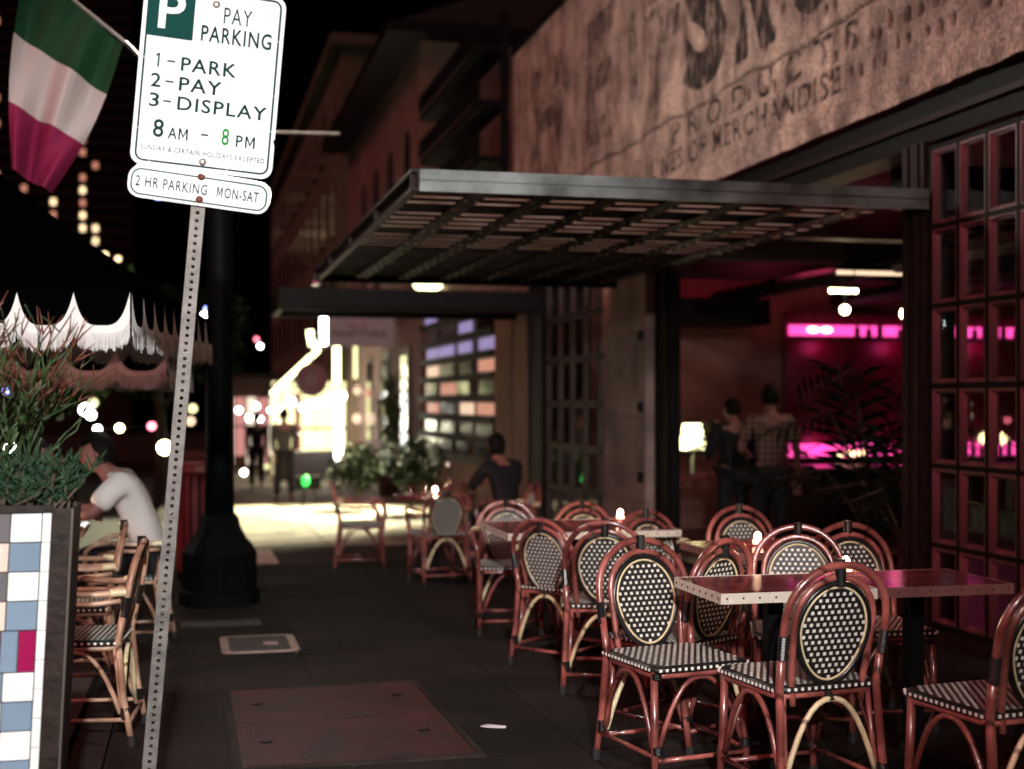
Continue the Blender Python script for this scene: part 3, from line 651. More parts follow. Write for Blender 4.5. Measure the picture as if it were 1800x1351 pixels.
# pink wash lamps along the strips (the strips' own light)
for z, dz in ((2.05, 0), (.80, 0)):
    for x in (7.7, 8.7, 9.9): point('strip_light', bb, (x - 9.0, -.22, z - gz(15.9)), 3.2, (1.0, .05, .30), .12)

# lamps in the room
def bulb(label, x, y, z, r, m_, power, col, cord=3.45):
    t = thing('pendant_lamp', label, 'lamp', (x, y, z))
    MB().ball((0, 0, 0), r, 12, 8).build('globe', m_, t, True)
    MB().tube([(0, 0, r * .9), (0, 0, cord - z)], .008, 6).build('cord', 'iron_black', t)
    MB().lathe([(r * .4, r * .8), (r * .35, r * 1.3), (.01, r * 1.4)], 10).build('cap', 'iron_black', t)
    if power: point('lamp_light', t, (0, 0, -r - .06), power, col, r)
bulb('warm globe pendant left of the pair above the bar', 5.874, 11.5, 2.186, .045, 'em_warm', 2, (1, .55, .4), 3.45)
bulb('warm globe pendant right of the pair, beside the window post', 6.50, 11.5, 2.16, .06, 'em_warm', 3, (1, .45, .4), 3.45)
for lab, x0, x1, z, y, m_ in (('long cream glowing stand-in for a lit beam edge, high beside the window post', 5.80, 6.62, 2.53, 11.5, 'em_cream'), ('short bright glowing stand-in for a lit beam edge, below the long one inside', 5.70, 5.97, 2.355, 11.45, 'em_warm')):
    t = thing('glow_bar', lab, 'lamp', ((x0 + x1) / 2, y, z)); hw = (x1 - x0) / 2  # glowing bars standing in for beam edges lit by the bulbs
    MB().tube([(-hw, 0, 0), (hw, 0, 0)], .020, 10).build('tube', m_, t, True)
    MB().box((0, 0, .045), (2 * hw + .06, .05, .03)).build('housing', 'iron_black', t)
    for s_ in (-1, 1): MB().tube([(s_ * hw * .8, 0, .06), (s_ * hw * .8, 0, 3.45 - z)], .006, 6).build('hanger', 'iron_black', t)
t = thing('ceiling_spotlight', 'pink spotlight on the ceiling above the canopy', 'lamp', (5.75, 10.0, 3.30))
MB().lathe([(.05, 0), (.09, -.02), (.09, .12), (.03, .15)], 12).build('housing', 'iron_black', t); MB().lathe([(.045, -.012), (.06, -.004)], 12).build('lens', 'em_redb', t)
point('spot_light', t, (0, 0, -.12), 6, (1, .10, .22), .08)
t = thing('ceiling_spotlight', 'second pink ceiling spotlight deeper inside the dining room', 'lamp', (6.3, 13.8, 3.30))
MB().lathe([(.05, 0), (.09, -.02), (.09, .12), (.03, .15)], 12).build('housing', 'iron_black', t); MB().lathe([(.045, -.012), (.06, -.004)], 12).build('lens', 'em_redb', t)
point('spot_light', t, (0, 0, -.12), 34, (1, .08, .20), .08)
# warm shaded lamp on the sideboard by the pillar
t = thing('table_lamp', 'bright yellow shaded lamp on the table beside the pillar', 'lamp', (5.34, 14.0, .56))
MB().lathe([(.07, 0), (.075, .015), (.02, .03), (.018, .30)], 12).build('base', 'bar_wood', t, True)
MB().lathe([(.15, .27), (.10, .55)], 16).build('shade', 'em_yellow', t, True)
point('lamp_light', t, (0, -.2, .45), 5, (1, .8, .4), .1)
t = thing('console_table', 'dark console table under the yellow lamp by the pillar', 'table', (5.45, 14.0, gz(14)))
MB().box2((-.45, -.25, .80), (.75, .25, .84)).build('top', 'table_top', t)
for sx_ in (-.4, .7):
    for sy_ in (-.2, .2): MB().box2((sx_ - .025, sy_ - .025, .0), (sx_ + .025, sy_ + .025, .799)).build('leg', 'bar_wood', t)

# ================================================================== CHAIRS AND TABLES
def hoop(hw, z0, ztop, ybase, lean, n=22, zs=None, fl=0.0):
    """arched cane: up one side, over, down the other"""
    zs = zs if zs is not None else z0; pts = []
    zc = ztop - hw * 1.02
    for z in np.linspace(z0, zc, 5)[:-1]:
        tt = (z - z0) / max(1e-6, zc - z0); pts.append((-(hw - fl * (1 - tt) ** 1.5), z))
    for a in np.linspace(math.pi, 0, n): pts.append((hw * math.cos(a), zc + hw * 1.02 * abs(math.sin(a)) ** .92))
    for z in np.linspace(zc, z0, 5)[1:]:
        tt = (z - z0) / max(1e-6, zc - z0); pts.append(((hw - fl * (1 - tt) ** 1.5), z))
    return [(x, ybase - max(0, z - .45) * lean, z) for x, z in pts]
def egg(zc, a, bu, bl, n=36):
    return [(a * math.cos(t) * (1 - .13 * max(0, -math.sin(t))), zc + (bu if math.sin(t) > 0 else bl) * math.sin(t)) for t in np.linspace(0, 2 * math.pi, n + 1)[:-1]]
def inside(p, poly):
    c = False; j = len(poly) - 1
    for i in range(len(poly)):
        if ((poly[i][1] > p[1]) != (poly[j][1] > p[1])) and p[0] < (poly[j][0] - poly[i][0]) * (p[1] - poly[i][1]) / (poly[j][1] - poly[i][1]) + poly[i][0]: c = not c
        j = i
    return c
def make_chair(arms=False, cane='rattan', pale='rattan_pale', weave='weave_black', ht=.88, dots='weave_white'):
    t = bpy.data.objects.new('rattan_chair', None); COL.objects.link(t); t.empty_display_size = .1
    lean = .20; yb = -.195
    # seat
    so = rrect(-.205, -.195, .205, .215, .05, 4)
    so = [(x * (1 - .06 * (0.2 - y)), y) for x, y in so]
    MB().prism(so, .435, .458).build('seat', weave, t)
    rim = MB().tube([(x, y, .442) for x, y in so], .014, 6, True); MB.build(rim, 'seat_rim', 'weave_black', t, True)
    d = MB(); sp = .0272; q = .0108
    inn = [(x * .95, y * .95) for x, y in so]
    for i in range(-12, 13):
        for j in range(-13, 14):
            x, y = i * sp + (sp / 2 if j % 2 else 0), j * .0225
            if inside((x, y), inn): d.box((x, y, .4582), (q, q, .0012))
    for sgn in (-1, 1):
        for i in range(-7, 8): d.box((sgn * .2185, i * sp, .444), (.003, q, q))
    for i in range(-7, 8): d.box((i * sp, .229, .444), (q, .003, q)); d.box((i * sp, -.208, .444), (q, .003, q))
    tag(d.build('seat_weave', dots, t), kind='stuff')
    fr = MB().tube([(x * .97, y * .97, .42) for x, y in so], .012, 8, True); fr.build('seat_frame', cane, t, True)
    # back
    hw = .205
    MB().tube(hoop(hw, .56, ht, yb - .008, lean), .0145, 8).build('back_hoop', cane, t, True)
    MB().tube(hoop(.158, .385, ht - .045, yb + .004, lean, fl=.02), .0125, 8).build('inner_hoop', cane, t, True)
    ez = ht - .232; eg = egg(ez, .141, .160, .188); yo = lambda z: yb + .004 - max(0, z - .45) * lean
    rim = MB().tube([(x * 1.03, yo(z), ez + (z - ez) * 1.03) for x, z in eg], .011, 8, True); rim.build('back_rim', 'bind_black', t, True)
    inr = MB().tube([(x * .94, yo(z) - .004, ez + (z - ez) * .955) for x, z in eg], .0048, 6, True); inr.build('back_inner_rim', pale, t, True)
    inr = MB().tube([(x * .94, yo(z) + .004, ez + (z - ez) * .955) for x, z in eg], .0048, 6, True); inr.build('back_inner_rim', pale, t, True)
    pn = MB(); k = len(eg)
    pn.add([(x, yo(z) - .003, z) for x, z in eg] + [(x, yo(z) + .003, z) for x, z in eg], [tuple(range(k)), tuple(range(k, 2 * k))[::-1]] + [(i, (i + 1) % k, k + (i + 1) % k, k + i)[::-1] for i in range(k)])
    pn.build('back_panel', weave, t)
    d = MB(); sp = .0265; q = .0112; il = [(x * .91, ez + (z - ez) * .93) for x, z in eg]
    rot = Matrix.Rotation(math.atan(lean), 3, 'X')
    for i in range(-8, 9):
        for j in range(-10, 11):
            x, z = i * sp + (sp / 2 if j % 2 else 0), ez + j * .0212
            if inside((x, z), il):
                for s_ in (-1, 1): d.box((x, yo(z) + s_ * .0042, z), (q, .0024, q), rot)
    tag(d.build('back_weave', dots, t), kind='stuff')
    # bindings
    bn = MB(); zt = ht - .02; bn.tube([(0, yo(zt) - .004, zt + .040), (0, yo(zt) - .003, zt - .052)], [.020, .020], 10)
    bn.build('top_binding', 'bind_black', t)
    for s_ in (-1, 1):
        rg = MB(); p0 = Vector((s_ * .202, yb - .008 - .11 * lean, .555)); p1 = Vector((s_ * .205, yb - .008 - .19 * lean, .64))
        for i in range(12): 
            pass
        rg.tube([p0.lerp(p1, i / 23) for i in range(24)], [.0185 if i % 2 else .0168 for i in range(24)], 10)
        rg.build('binding', 'bind_black', t)
        # rear legs, double canes low down
        MB().tube([(s_ * .202, yb - .03, .58), (s_ * .197, yb - .006, .45), (s_ * .205, yb - .03, .2), (s_ * .212, yb - .065, .02)], .0150, 8).build('leg', cane, t, True)
        MB().tube([(s_ * .172, yb + .012, .43), (s_ * .180, yb - .012, .22), (s_ * .188, yb - .028, .10)], .0105, 8).build('leg_brace', cane, t, True)
        # front legs
        MB().tube([(s_ * .195, .185, .435), (s_ * .198, .195, .2), (s_ * .203, .21, .02)], .0155, 8).build('leg', cane, t, True)
        for (fx, fy) in ((.212, yb - .065), (.203, .21)): MB().lathe([(.021, 0), (.0215, .01), (.019, .045), (.016, .047)], 10, (s_ * fx, fy, 0)).build('foot_cap', 'rubber', t)
        for (fx, fy, zz, L_) in ((.208, yb - .043, .115, .055), (.2, .203, .125, .035), (.196, .188, .405, .03)):
            rg = MB()
            nr_ = int(L_ / .0065)
            rg.tube([(s_ * (fx - .008), fy + .006, zz + i * .0034) for i in range(2 * nr_)], [.0225 if i % 2 else .0205 for i in range(2 * nr_)], 10)
            rg.build('binding', 'bind_black', t)
    # arched braces between the legs, and low rungs
    def arch(p0, p1, ztop, m_, r=.0105, lift=0):
        p0, p1 = Vector(p0), Vector(p1); pts = []
        for tt in np.linspace(0, 1, 15):
            p = p0.lerp(p1, .5 - .5 * math.cos(math.pi * tt) if False else tt); k_ = 1 - abs(2 * tt - 1) ** 2.3
            pts.append((p.x, p.y, p0.z + (ztop - p0.z) * k_))
        MB().tube(pts, r, 8).build('arched_brace', m_, t, True)
    arch((-.185, yb - .022, .13), (.185, yb - .022, .13), .405, pale)
    arch((-.183, .20, .14), (.183, .20, .14), .405, cane)
    for s_ in (-1, 1): arch((s_ * .198, yb - .015, .14), (s_ * .198, .18, .14), .405, cane)
    for (a_, c_) in (((-.205, yb - .05, .10), (.205, yb - .05, .10)), ((-.2, .205, .10), (.2, .205, .10)), ((-.208, yb - .05, .115), (-.2, .205, .115)), ((.208, yb - .05, .115), (.2, .205, .115))):
        MB().tube([a_, c_], .0095, 8).build('rung', cane, t, True)
    MB().tube([(0, yb + .0, .425), (0, yb - .024, .395)], .016, 10).build('binding', 'bind_black', t)
    if arms:
        for s_ in (-1, 1):
            ar = [(s_ * .205, yb - .045, .665), (s_ * .235, yb + .08, .655), (s_ * .25, .05, .665), (s_ * .245, .17, .655), (s_ * .225, .225, .60), (s_ * .212, .225, .52), (s_ * .205, .20, .42), (s_ * .203, .20, .15)]
            def smooth_path(P, n=4):
                out = []; P = [Vector(p) for p in P]
                for i in range(len(P) - 1):
                    p0, p1, p2, p3 = P[max(0, i - 1)], P[i], P[i + 1], P[min(len(P) - 1, i + 2)]
                    for q_ in range(n):
                        x_ = q_ / n; out.append(.5 * ((2 * p1) + (p2 - p0) * x_ + (2 * p0 - 5 * p1 + 4 * p2 - p3) * x_ ** 2 + (3 * p1 - p0 - 3 * p2 + p3) * x_ ** 3))
                return out + [P[-1]]
            MB().tube(smooth_path(ar), .0145, 8).build('arm_rest', cane, t, True)
            MB().tube(smooth_path([(s_ * .215, yb - .02, .625), (s_ * .24, yb + .10, .615), (s_ * .245, .05, .615), (s_ * .228, .15, .58), (s_ * .212, .165, .5), (s_ * .206, .16, .43)]), .012, 8).build('arm_rail', cane, t, True)
            rg = MB()
            rg.tube([(s_ * (.207 + i * .002), yb - .04 + i * .006, .661) for i in range(12)], [.0185 if i % 2 else .017 for i in range(12)], 10)
            rg.build('arm_binding', 'rattan_pale', t)
    return t
ch_a = make_chair()
CH = 'rattan bistro chairs under the canopy'
spots = [ # x, y, heading, label, kind
    (2.16, 4.60, 7, 'nearest rattan chair with black and white back, seen from behind at the riveted table', 'a'),
    (2.61, 4.04, 8, 'rattan bistro chair cut off by the right edge of the picture', 'a'),
    (1.87, 5.10, 190, 'rattan bistro chair facing us at the left end of the pale edged table', 'a'),
    (3.03, 5.66, 176, 'rattan bistro chair facing us behind the right hand table', 'a'),
    (2.66, 5.62, 158, 'rattan chair half hidden just left of the chair behind the right hand table', 'a'),
    (2.06, 5.62, 30, 'rattan chair turned away, between the two nearest facing chairs', 'a'),
    (3.12, 7.12, 182, 'rattan bistro chair behind the candle on the small second row table', 'a'),
    (2.73, 7.55, 190, 'rattan armchair facing us at the right of the third row table', 'b'),
    (2.60, 8.55, 185, 'rattan armchair on the far side of the third row table, near the pillar', 'b'),
    (2.08, 8.85, 170, 'rattan armchair at the far left of the third row table', 'b'),
    (2.13, 7.60, -50, 'rattan armchair side on at the kerb end of the third row table', 'b'),
    (2.14, 6.85, -20, 'rattan chair with dark woven back in front of the third row table', 'a'),
]
ch_b = make_chair(arms=True, ht=.84)
first = {'a': True, 'b': True}
for (x, y, rz, lab, kd) in spots:
    src = ch_a if kd == 'a' else ch_b
    o = src if first[kd] else copy_tree(src); first[kd] = False
    o.location = (x, y, gz(y)); o.rotation_euler = (-SLOPE * math.cos(0), 0, R(rz)); o.rotation_euler = (0, 0, R(rz))
    tag(o, lab, 'chair', CH)
# round table chairs
for (x, y, rz, lab) in ((2.13, 11.75, 8, 'dark rattan chair with its back to us at the round table'), (1.62, 13.1, -95, 'rattan chair left of the round table, beside the lit pavement'), (2.85, 12.2, 95, 'rattan chair right of the round table against the windows')):
    o = copy_tree(ch_b); o.location = (x, y, gz(y)); o.rotation_euler = (0, 0, R(rz)); tag(o, lab, 'chair', 'rattan chairs at the round table')
# parklet armchairs, tan cane and green weave
ch_c = make_chair(arms=True, cane='rattan_tan', weave='weave_green', ht=.86)
first_c = True
for (x, y, rz, lab) in ((-.47, 6.30, 84, 'tan rattan armchair with green and white seat behind the tiled planter'), (-.60, 7.42, 92, 'tan rattan armchair second from the planter, on the parklet'), (-.36, 8.88, 84, 'tan rattan armchair under the seated man in white')):
    o = ch_c if first_c else copy_tree(ch_c); first_c = False
    o.location = (x, y, gz(y)); o.rotation_euler = (0, 0, R(rz)); tag(o, lab, 'chair', 'tan rattan armchairs on the parklet')

def table(name, label, x0, x1, y0, y1, edge, planks=6):
    xc, yc = (x0 + x1) / 2, (y0 + y1) / 2
    t = thing(name, label, 'table', (xc, yc, gz(yc))); hx, hy = (x1 - x0) / 2, (y1 - y0) / 2
    for i in range(planks):
        a = -hy + .002 + i * (2 * hy - .004) / planks; b = a + (2 * hy - .004) / planks - .003
        MB().box2((-hx + .002, a, .728), (hx - .002, b, .750 + random.uniform(-.0006, .0006))).build('plank', 'table_top', t)
    e = MB(); e.box2((-hx, -hy - .004, .712), (hx, -hy, .751)); e.box2((-hx, hy, .712), (hx, hy + .004, .751)); e.box2((-hx - .004, -hy - .004, .712), (-hx, hy + .004, .751)); e.box2((hx, -hy - .004, .712), (hx + .004, hy + .004, .751))
    eo = e.build('edge_band', edge, t)
    rv = MB(); n_ = int(2 * hx / .065)
    for i in range(n_ + 1):
        x = -hx + .02 + i * (2 * hx - .04) / n_; rv.ball((x, -hy - .004, .732), .0045, 8, 5, (1, .5, 1))
    n_ = int(2 * hy / .065)
    for i in range(n_ + 1): rv.ball((-hx - .004, -hy + .02 + i * (2 * hy - .04) / n_, .732), .006, 8, 5, (.5, 1, 1))
    tag(rv.build('rivets', 'bolt_rust', eo, True), kind='stuff')
    MB().box2((-.03, -.03, .03), (.03, .03, .70)).build('column', 'iron_black', t)
    MB().box2((-hx * .6, -.03, .70), (hx * .6, .03, .727)).build('bearer', 'iron_black', t)
    MB().lathe([(.22, 0), (.22, .015), (.16, .03), (.06, .045), (.05, .09), (.035, .10)], 20).build('base', 'iron_black', t, True)
    return t
table('bistro_table', 'rectangular plank table with pale riveted metal edge, nearest us', 1.885, 2.500, 4.645, 5.125, 'table_edge')
table('bistro_table', 'plank table with shaded riveted edge at the right, beside the pale edged one', 2.512, 3.08, 4.655, 5.135, 'table_edge_shaded')
table('bistro_table', 'small plank table in the second row with a lit candle', 2.50, 3.16, 6.15, 6.72, 'table_edge_shaded')
table('bistro_table', 'third row plank table between the rattan armchairs', 1.80, 2.85, 7.66, 8.50, 'table_edge')
t = thing('round_table', 'round dining table set with glasses and candle, beyond the chairs', 'table', (2.2, 12.3, gz(12.3)))
MB().lathe([(.36, .72), (.38, .73), (.38, .75), (.37, .752)], 28).build('top', 'table_top', t, True)
MB().lathe([(.22, 0), (.22, .015), (.05, .05), (.04, .10), (.03, .12), (.03, .70), (.1, .72)], 16).build('pedestal', 'iron_black', t, True)

def candle(label, x, y, zt, power=1.2, group='votive candles on the tables'):
    t = thing('votive_candle', label, 'candle', (x, y, zt), group=group)
    MB().lathe([(.026, .0), (.030, .002), (.033, .070)], 16).build('glass_cup', 'votive', t, True)
    MB().lathe([(.0255, .009), (.0265, .030), (.002, .031)], 12).build('wax', 'em_wax', t, True)
    MB().ball((0, 0, .047), .016, 10, 8, (1, 1, 1.4)).build('flame', 'em_candle', t, True)
    point('candle_light', t, (0, 0, .10), power, (1, .55, .35), .02)
candle('lit votive candle on the small second row table', 2.80, 6.42, gz(6.43) + .752)
candle('lit votive candle at the back of the table junction, behind the nearest chair', 2.60, 5.08, gz(4.9) + .752)
candle('lit votive candle on the third row table', 2.70, 8.36, gz(8.08) + .752)
candle('lit votive candle in the middle of the round table', 2.18, 12.2, gz(12.3) + .753, 2.0)
candle('lit candle low behind the right hand window panes', 4.95, 8.2, .50 + gz(0), .8)
t = thing('side_stand', 'small dark stand holding a candle behind the window panes', 'table', (4.95, 8.2, -.22))
MB().lathe([(.12, 0), (.12, .02), (.02, .04), (.02, .69), (.14, .70), (.14, .717)], 16).build('stand', 'iron_black', t)
candle('lit candle on the console table beside the yellow lamp', 5.75, 13.85, gz(14) + .841, .8)
# glasses and bottle on the round table
gl = MB().lathe([(.028, 0), (.03, .003), (.034, .095), (.031, .095), (.027, .008), (.002, .008)], 14).mesh('tumbler', 'tumbler', True)
for k, (dx, dy, lab) in enumerate(((-.22, .05, 'water glass at the left of the round table'), (-.12, -.08, 'water glass just left of the round table candle'), (-.16, .16, 'water glass at the back left of the round table'), (.24, -.04, 'water glass at the right of the round table'), (.30, .10, 'water glass at the far right of the round table'))):
    tag(link('tumbler', gl, None, (2.2 + dx, 12.3 + dy, gz(12.3) + .753)), lab, 'glass', 'glasses on the round table')
t = thing('carafe', 'tall glass carafe standing on the round table', 'bottle', (2.32, 12.32, gz(12.3) + .753))
MB().lathe([(.04, 0), (.045, .01), (.045, .12), (.02, .18), (.017, .24), (.021, .25)], 14).build('body', 'tumbler', t, True)
MB().lathe([(.018, .25), (.02, .285), (.005, .29)], 12).build('stopper', 'canvas_white', t, True)

# ================================================================== PARKING SIGN
pole_rz = math.atan(.159 / 1.867)
ps = thing('parking_sign', 'white and green pay parking sign on a leaning perforated steel post', 'sign', (-.144, 4.64, gz(4.64)), (0, pole_rz, 0))
PH = 2.84; hwp = .0225
# perforated square tube: front and back faces are real strips with holes
def perf_face(y, ny_):
    mb = MB(); step = .0254; nh = int(PH / step); rh = .0064; n = 8
    for k in range(nh):
        z0 = k * step; zc = z0 + step / 2
        sq = [(-hwp, z0), (0, z0), (hwp, z0), (hwp, zc), (hwp, z0 + step), (0, z0 + step), (-hwp, z0 + step), (-hwp, zc)]
        angs = [225, 270, 315, 0, 45, 90, 135, 180]
        vs = [(x, y, z) for x, z in sq] + [(rh * math.cos(R(a)), y, zc + rh * math.sin(R(a))) for a in angs] + [(rh * math.cos(R(a)), y + ny_ * .003, zc + rh * math.sin(R(a))) for a in angs]
        fs = [(i, (i + 1) % 8, 8 + (i + 1) % 8, 8 + i) for i in range(8)] + [(8 + i, 8 + (i + 1) % 8, 16 + (i + 1) % 8, 16 + i) for i in range(8)]
        mb.add(vs, fs)
    return mb
perf_face(-hwp, 1).build('post_face', 'pole_galv', ps); perf_face(hwp, -1).build('post_face', 'pole_galv', ps)
mb = MB(); mb.add([(-hwp, -hwp, 0), (-hwp, hwp, 0), (-hwp, hwp, PH), (-hwp, -hwp, PH)], [(0, 1, 2, 3)]); mb.add([(hwp, -hwp, 0), (hwp, hwp, 0), (hwp, hwp, PH), (hwp, -hwp, PH)], [(3, 2, 1, 0)]); mb.add([(-hwp, -hwp, PH), (hwp, -hwp, PH), (hwp, hwp, PH), (-hwp, hwp, PH)], [(0, 1, 2, 3)])
mb.build('post_sides', 'pole_galv', ps)
SB = 2.204; sx0 = -.2285; yf = -hwp - .012
def ring(x0, z0, x1, z1, r, wdt, y):
    o_ = rrect(x0, z0, x1, z1, r, 6); i_ = rrect(x0 + wdt, z0 + wdt, x1 - wdt, z1 - wdt, max(.004, r - wdt), 6); k = len(o_)
    return MB().add([(p[0], y, p[1]) for p in o_] + [(p[0], y, p[1]) for p in i_], [(i, (i + 1) % k, k + (i + 1) % k, k + i) for i in range(k)])
W_, H_ = .457, .610
pn = MB().prism(rrect(sx0, SB, sx0 + W_, SB + H_, .038, 6), yf - .002, yf, 'y').build('sign_panel', 'sign_white', ps)
ring(sx0 + .013, SB + .013, sx0 + W_ - .013, SB + H_ - .013, .028, .0065, yf - .0026).build('border', 'sign_ink', pn)
MB().prism(rrect(sx0 + .0165, SB + .424, sx0 + .164, SB + H_ - .0135, .004, 2), yf - .0032, yf - .0027, 'y').build('green_square', 'sign_green', pn)
def sg(txt, x0, z0, x1, cap, m_='sign_ink', y=yf - .0027, bold=0.016, par=None, ox=sx0, oz=SB):
    text_mesh(txt, (ox + x0, oz + z0, ox + x1, oz + z0 + cap), y, 0, m_, 'xz', bold).build_letters(m_, par or pn)
sg('P', .051, .452, .134, .122, 'sign_white', yf - .0036, .015)
sg('PAY', .258, .496, .349, .054, bold=.0); sg('PARKING', .190, .4285, .4185, .054)
MB().prism([(.0600, .3245), (.0660, .3245), (.0660, .3705), (.0618, .3705), (.0535, .3635), (.0535, .3575), (.0600, .3625)], yf - .0030, yf - .0027, 'y').shift(sx0, 0, SB).build('letter', 'sign_ink', pn); sg('-', .090, .345, .116, .006); sg('PARK', .135, .3215, .314, .046)
sg('2', .044, .258, .076, .046); sg('-', .090, .278, .116, .006); sg('PAY', .134, .256, .271, .046)
sg('3', .044, .193, .076, .046); sg('-', .088, .213, .114, .006); sg('DISPLAY', .134, .192, .4235, .046)
sg('8', .064, .095, .0985, .060); sg('A', .112, .095, .142, .0385); sg('-', .217, .118, .241, .0065)
sg('8', .284, .095, .3085, .057, 'sign_brightgreen'); sg('P', .331, .095, .353, .0395)
sg('SUNDAY & CERTAIN HOLIDAYS EXCEPTED', .030, .0505, .4285, .0175, 'sign_black', bold=.012)
def em(x0, z0, x1, z1, y, m_, par, sw=.19):
    o = [(0, 0), (sw, 0), (sw, .70), (.5, .14), (1 - sw, .70), (1 - sw, 0), (1, 0), (1, 1), (1 - 1.15 * sw, 1), (.5, .40), (1.15 * sw, 1), (0, 1)]
    MB().prism([(x0 + a * (x1 - x0), z0 + b * (z1 - z0)) for a, b in o], y - .0003, y, 'y').build('letter', m_, par)
em(sx0 + .146, SB + .095, sx0 + .176, SB + .1335, yf - .0027, 'sign_ink', pn); em(sx0 + .361, SB + .095, sx0 + .393, SB + .1345, yf - .0027, 'sign_ink', pn)
# lower plate, hung a little out of true; a second old plate edge shows behind it
rot2 = (0, R(1.6), 0)
pl = MB().prism(rrect(-.2285, -.0525, .2285, .0525, .040, 6), -.002, 0, 'y').build('lower_plate', 'sign_white', ps, loc=(0, yf - .001, SB - .060), rot=rot2)
ring(-.2195, -.0435, .2195, .0435, .032, .0048, -.0026).build('border', 'sign_green', pl)
text_mesh('2 HR PARKING', (-.204, -.016, .024, .019), -.0027, 0, '', 'xz', .01).build_letters('sign_ink', pl)
em(.056, -.016, .074, .019, -.0027, 'sign_ink', pl)
text_mesh('ON-SAT', (.080, -.016, .192, .019), -.0027, 0, '', 'xz', .012).build_letters('sign_ink', pl)
MB().prism(rrect(-.22, -.05, .232, .05, .04, 5), 0, .002, 'y').build('backing_plate', 'bolt_steel', ps, loc=(0, yf + .004, SB - .05), rot=(0, R(2.6), 0))
for zz, m_ in ((SB + .555, 'bolt_steel'), (SB + .032, 'bolt_steel'), (SB - .017, 'bolt_rust'), (SB - .0928, 'bolt_rust')):
    b = MB().lathe([(.0105, 0), (.0105, .002), (.009, .004), (.004, .0055)], 14); b.v = [(x, -z, y) for x, y, z in b.v]
    bo = b.build('bolt_head', m_, ps, True, loc=(.002, yf - .0045 if zz < SB else yf - .0025, zz))
    b = MB().lathe([(.0125, 0), (.0125, .0015)], 14); b.v = [(x, -z, y) for x, y, z in b.v]; b.build('washer', 'bolt_rust', bo, loc=(0, .0012, 0))
# worn spots where the border paint has flaked
for (x, z, a, L_) in ((.013, .35, .2, .012), (.443, .46, -.5, .014), (.444, .28, .6, .010), (.443, .16, -.3, .012), (.06, .0125, 1.2, .012), (.31, .0135, 1.4, .010), (.014, .12, .4, .008), (.20, .597, 1.3, .010)):
    dx, dz = L_ / 2 * math.cos(a), L_ / 2 * math.sin(a); w2 = .0011
    MB().add([(sx0 + x - dx - w2 * math.sin(a), yf - .0030, SB + z - dz + w2 * math.cos(a)), (sx0 + x + dx - w2 * math.sin(a), yf - .0030, SB + z + dz + w2 * math.cos(a)), (sx0 + x + dx + w2 * math.sin(a), yf - .0030, SB + z + dz - w2 * math.cos(a)), (sx0 + x - dx + w2 * math.sin(a), yf - .0030, SB + z - dz - w2 * math.cos(a))], [(3, 2, 1, 0)]).build('scratch', 'sign_white', pn)
# small sticker on the right edge of the panel
MB().add([(.2225, yf - .0029, SB + .13), (.2285, yf - .0029, SB + .137), (.2285, yf - .0029, SB + .110)], [(2, 1, 0)]).build('sticker', 'sign_black', pn)

# ================================================================== TILED PLANTER
pt = thing('tiled_planter', 'planter box faced with white, blue and crimson tiles at the left', 'planter', (-.345, 4.35, gz(4.35)))
def lean(mb, k=.05):
    top = 1.10; mb.v = [(x - (top - z) * k, y, z) for x, y, z in mb.v]; return mb
lean(MB().box2((-1.62, .012, 0), (-.004, .30, 1.06))).build('box', 'grout', pt)
tz = 1.102
# dark angle-iron corner
ai = MB(); ai.box2((-.054, -.006, 0), (.004, .010, tz + .012)); ai.box2((.0045, -.004, 0), (.008, .30, tz + .012)); lean(ai).build('corner_angle', 'angle_iron', pt)
lean(MB().tube([(.005, -.007, .0), (.005, -.007, tz + .01)], .004, 6)).build('angle_lip', 'bolt_steel', pt)
lean(MB().box2((-1.62, -.006, tz + .0), (-.055, .02, tz + .022))).build('top_rail', 'angle_iron', pt)
lean(MB().box2((-1.60, .021, 1.061), (-.01, .29, 1.10))).build('soil', 'soil', pt)
pat = {0: ['white', 'grey', 'white', 'blue'], 1: ['blue', 'beige', 'blue', 'white'], 2: ['white', 'grey', 'white', 'blue'], 3: ['blue', 'beige', 'white', 'blue']}
z = tz - .002; row = 0; TW = .0905
nar = 0
while z > .03:
    deco = row == 4; th = .126 if deco else .0885
    x = -.082
    c = 0
    while x > -1.5:
        tw = .051 if deco else TW
        if deco: cm = ('crimson', 'blue')[c % 2]
        elif row < 4: cm = pat[row][c % 4]
        else: cm = ('white', 'blue')[(row + c + 1) % 2]
        b = MB(); g_ = .0016; o_ = rrect(x - tw + g_, z - th + g_, x - g_, z - g_, .002, 1); i_ = rrect(x - tw + g_ + .002, z - th + g_ + .002, x - g_ - .002, z - g_ - .002, .002, 1); k = len(o_)
        b.add([(p[0], .011, p[1]) for p in o_] + [(p[0], .0, p[1]) for p in o_] + [(p[0], -.002, p[1]) for p in i_], [(i, (i + 1) % k, k + (i + 1) % k, k + i) for i in range(k)] + [(k + i, k + (i + 1) % k, 2 * k + (i + 1) % k, 2 * k + i) for i in range(k)] + [tuple(range(2 * k, 3 * k))])
        lean(b).build('tile', 'tile_' + cm, pt); x -= tw; c += 1
    z -= th; row += 1
z = tz - .002
while z > .03:
    lean(MB().box2((-.0805, -.002, z - .0875), (-.0565, .011, z - .001))).build('edge_tile', 'tile_white', pt); z -= .0885

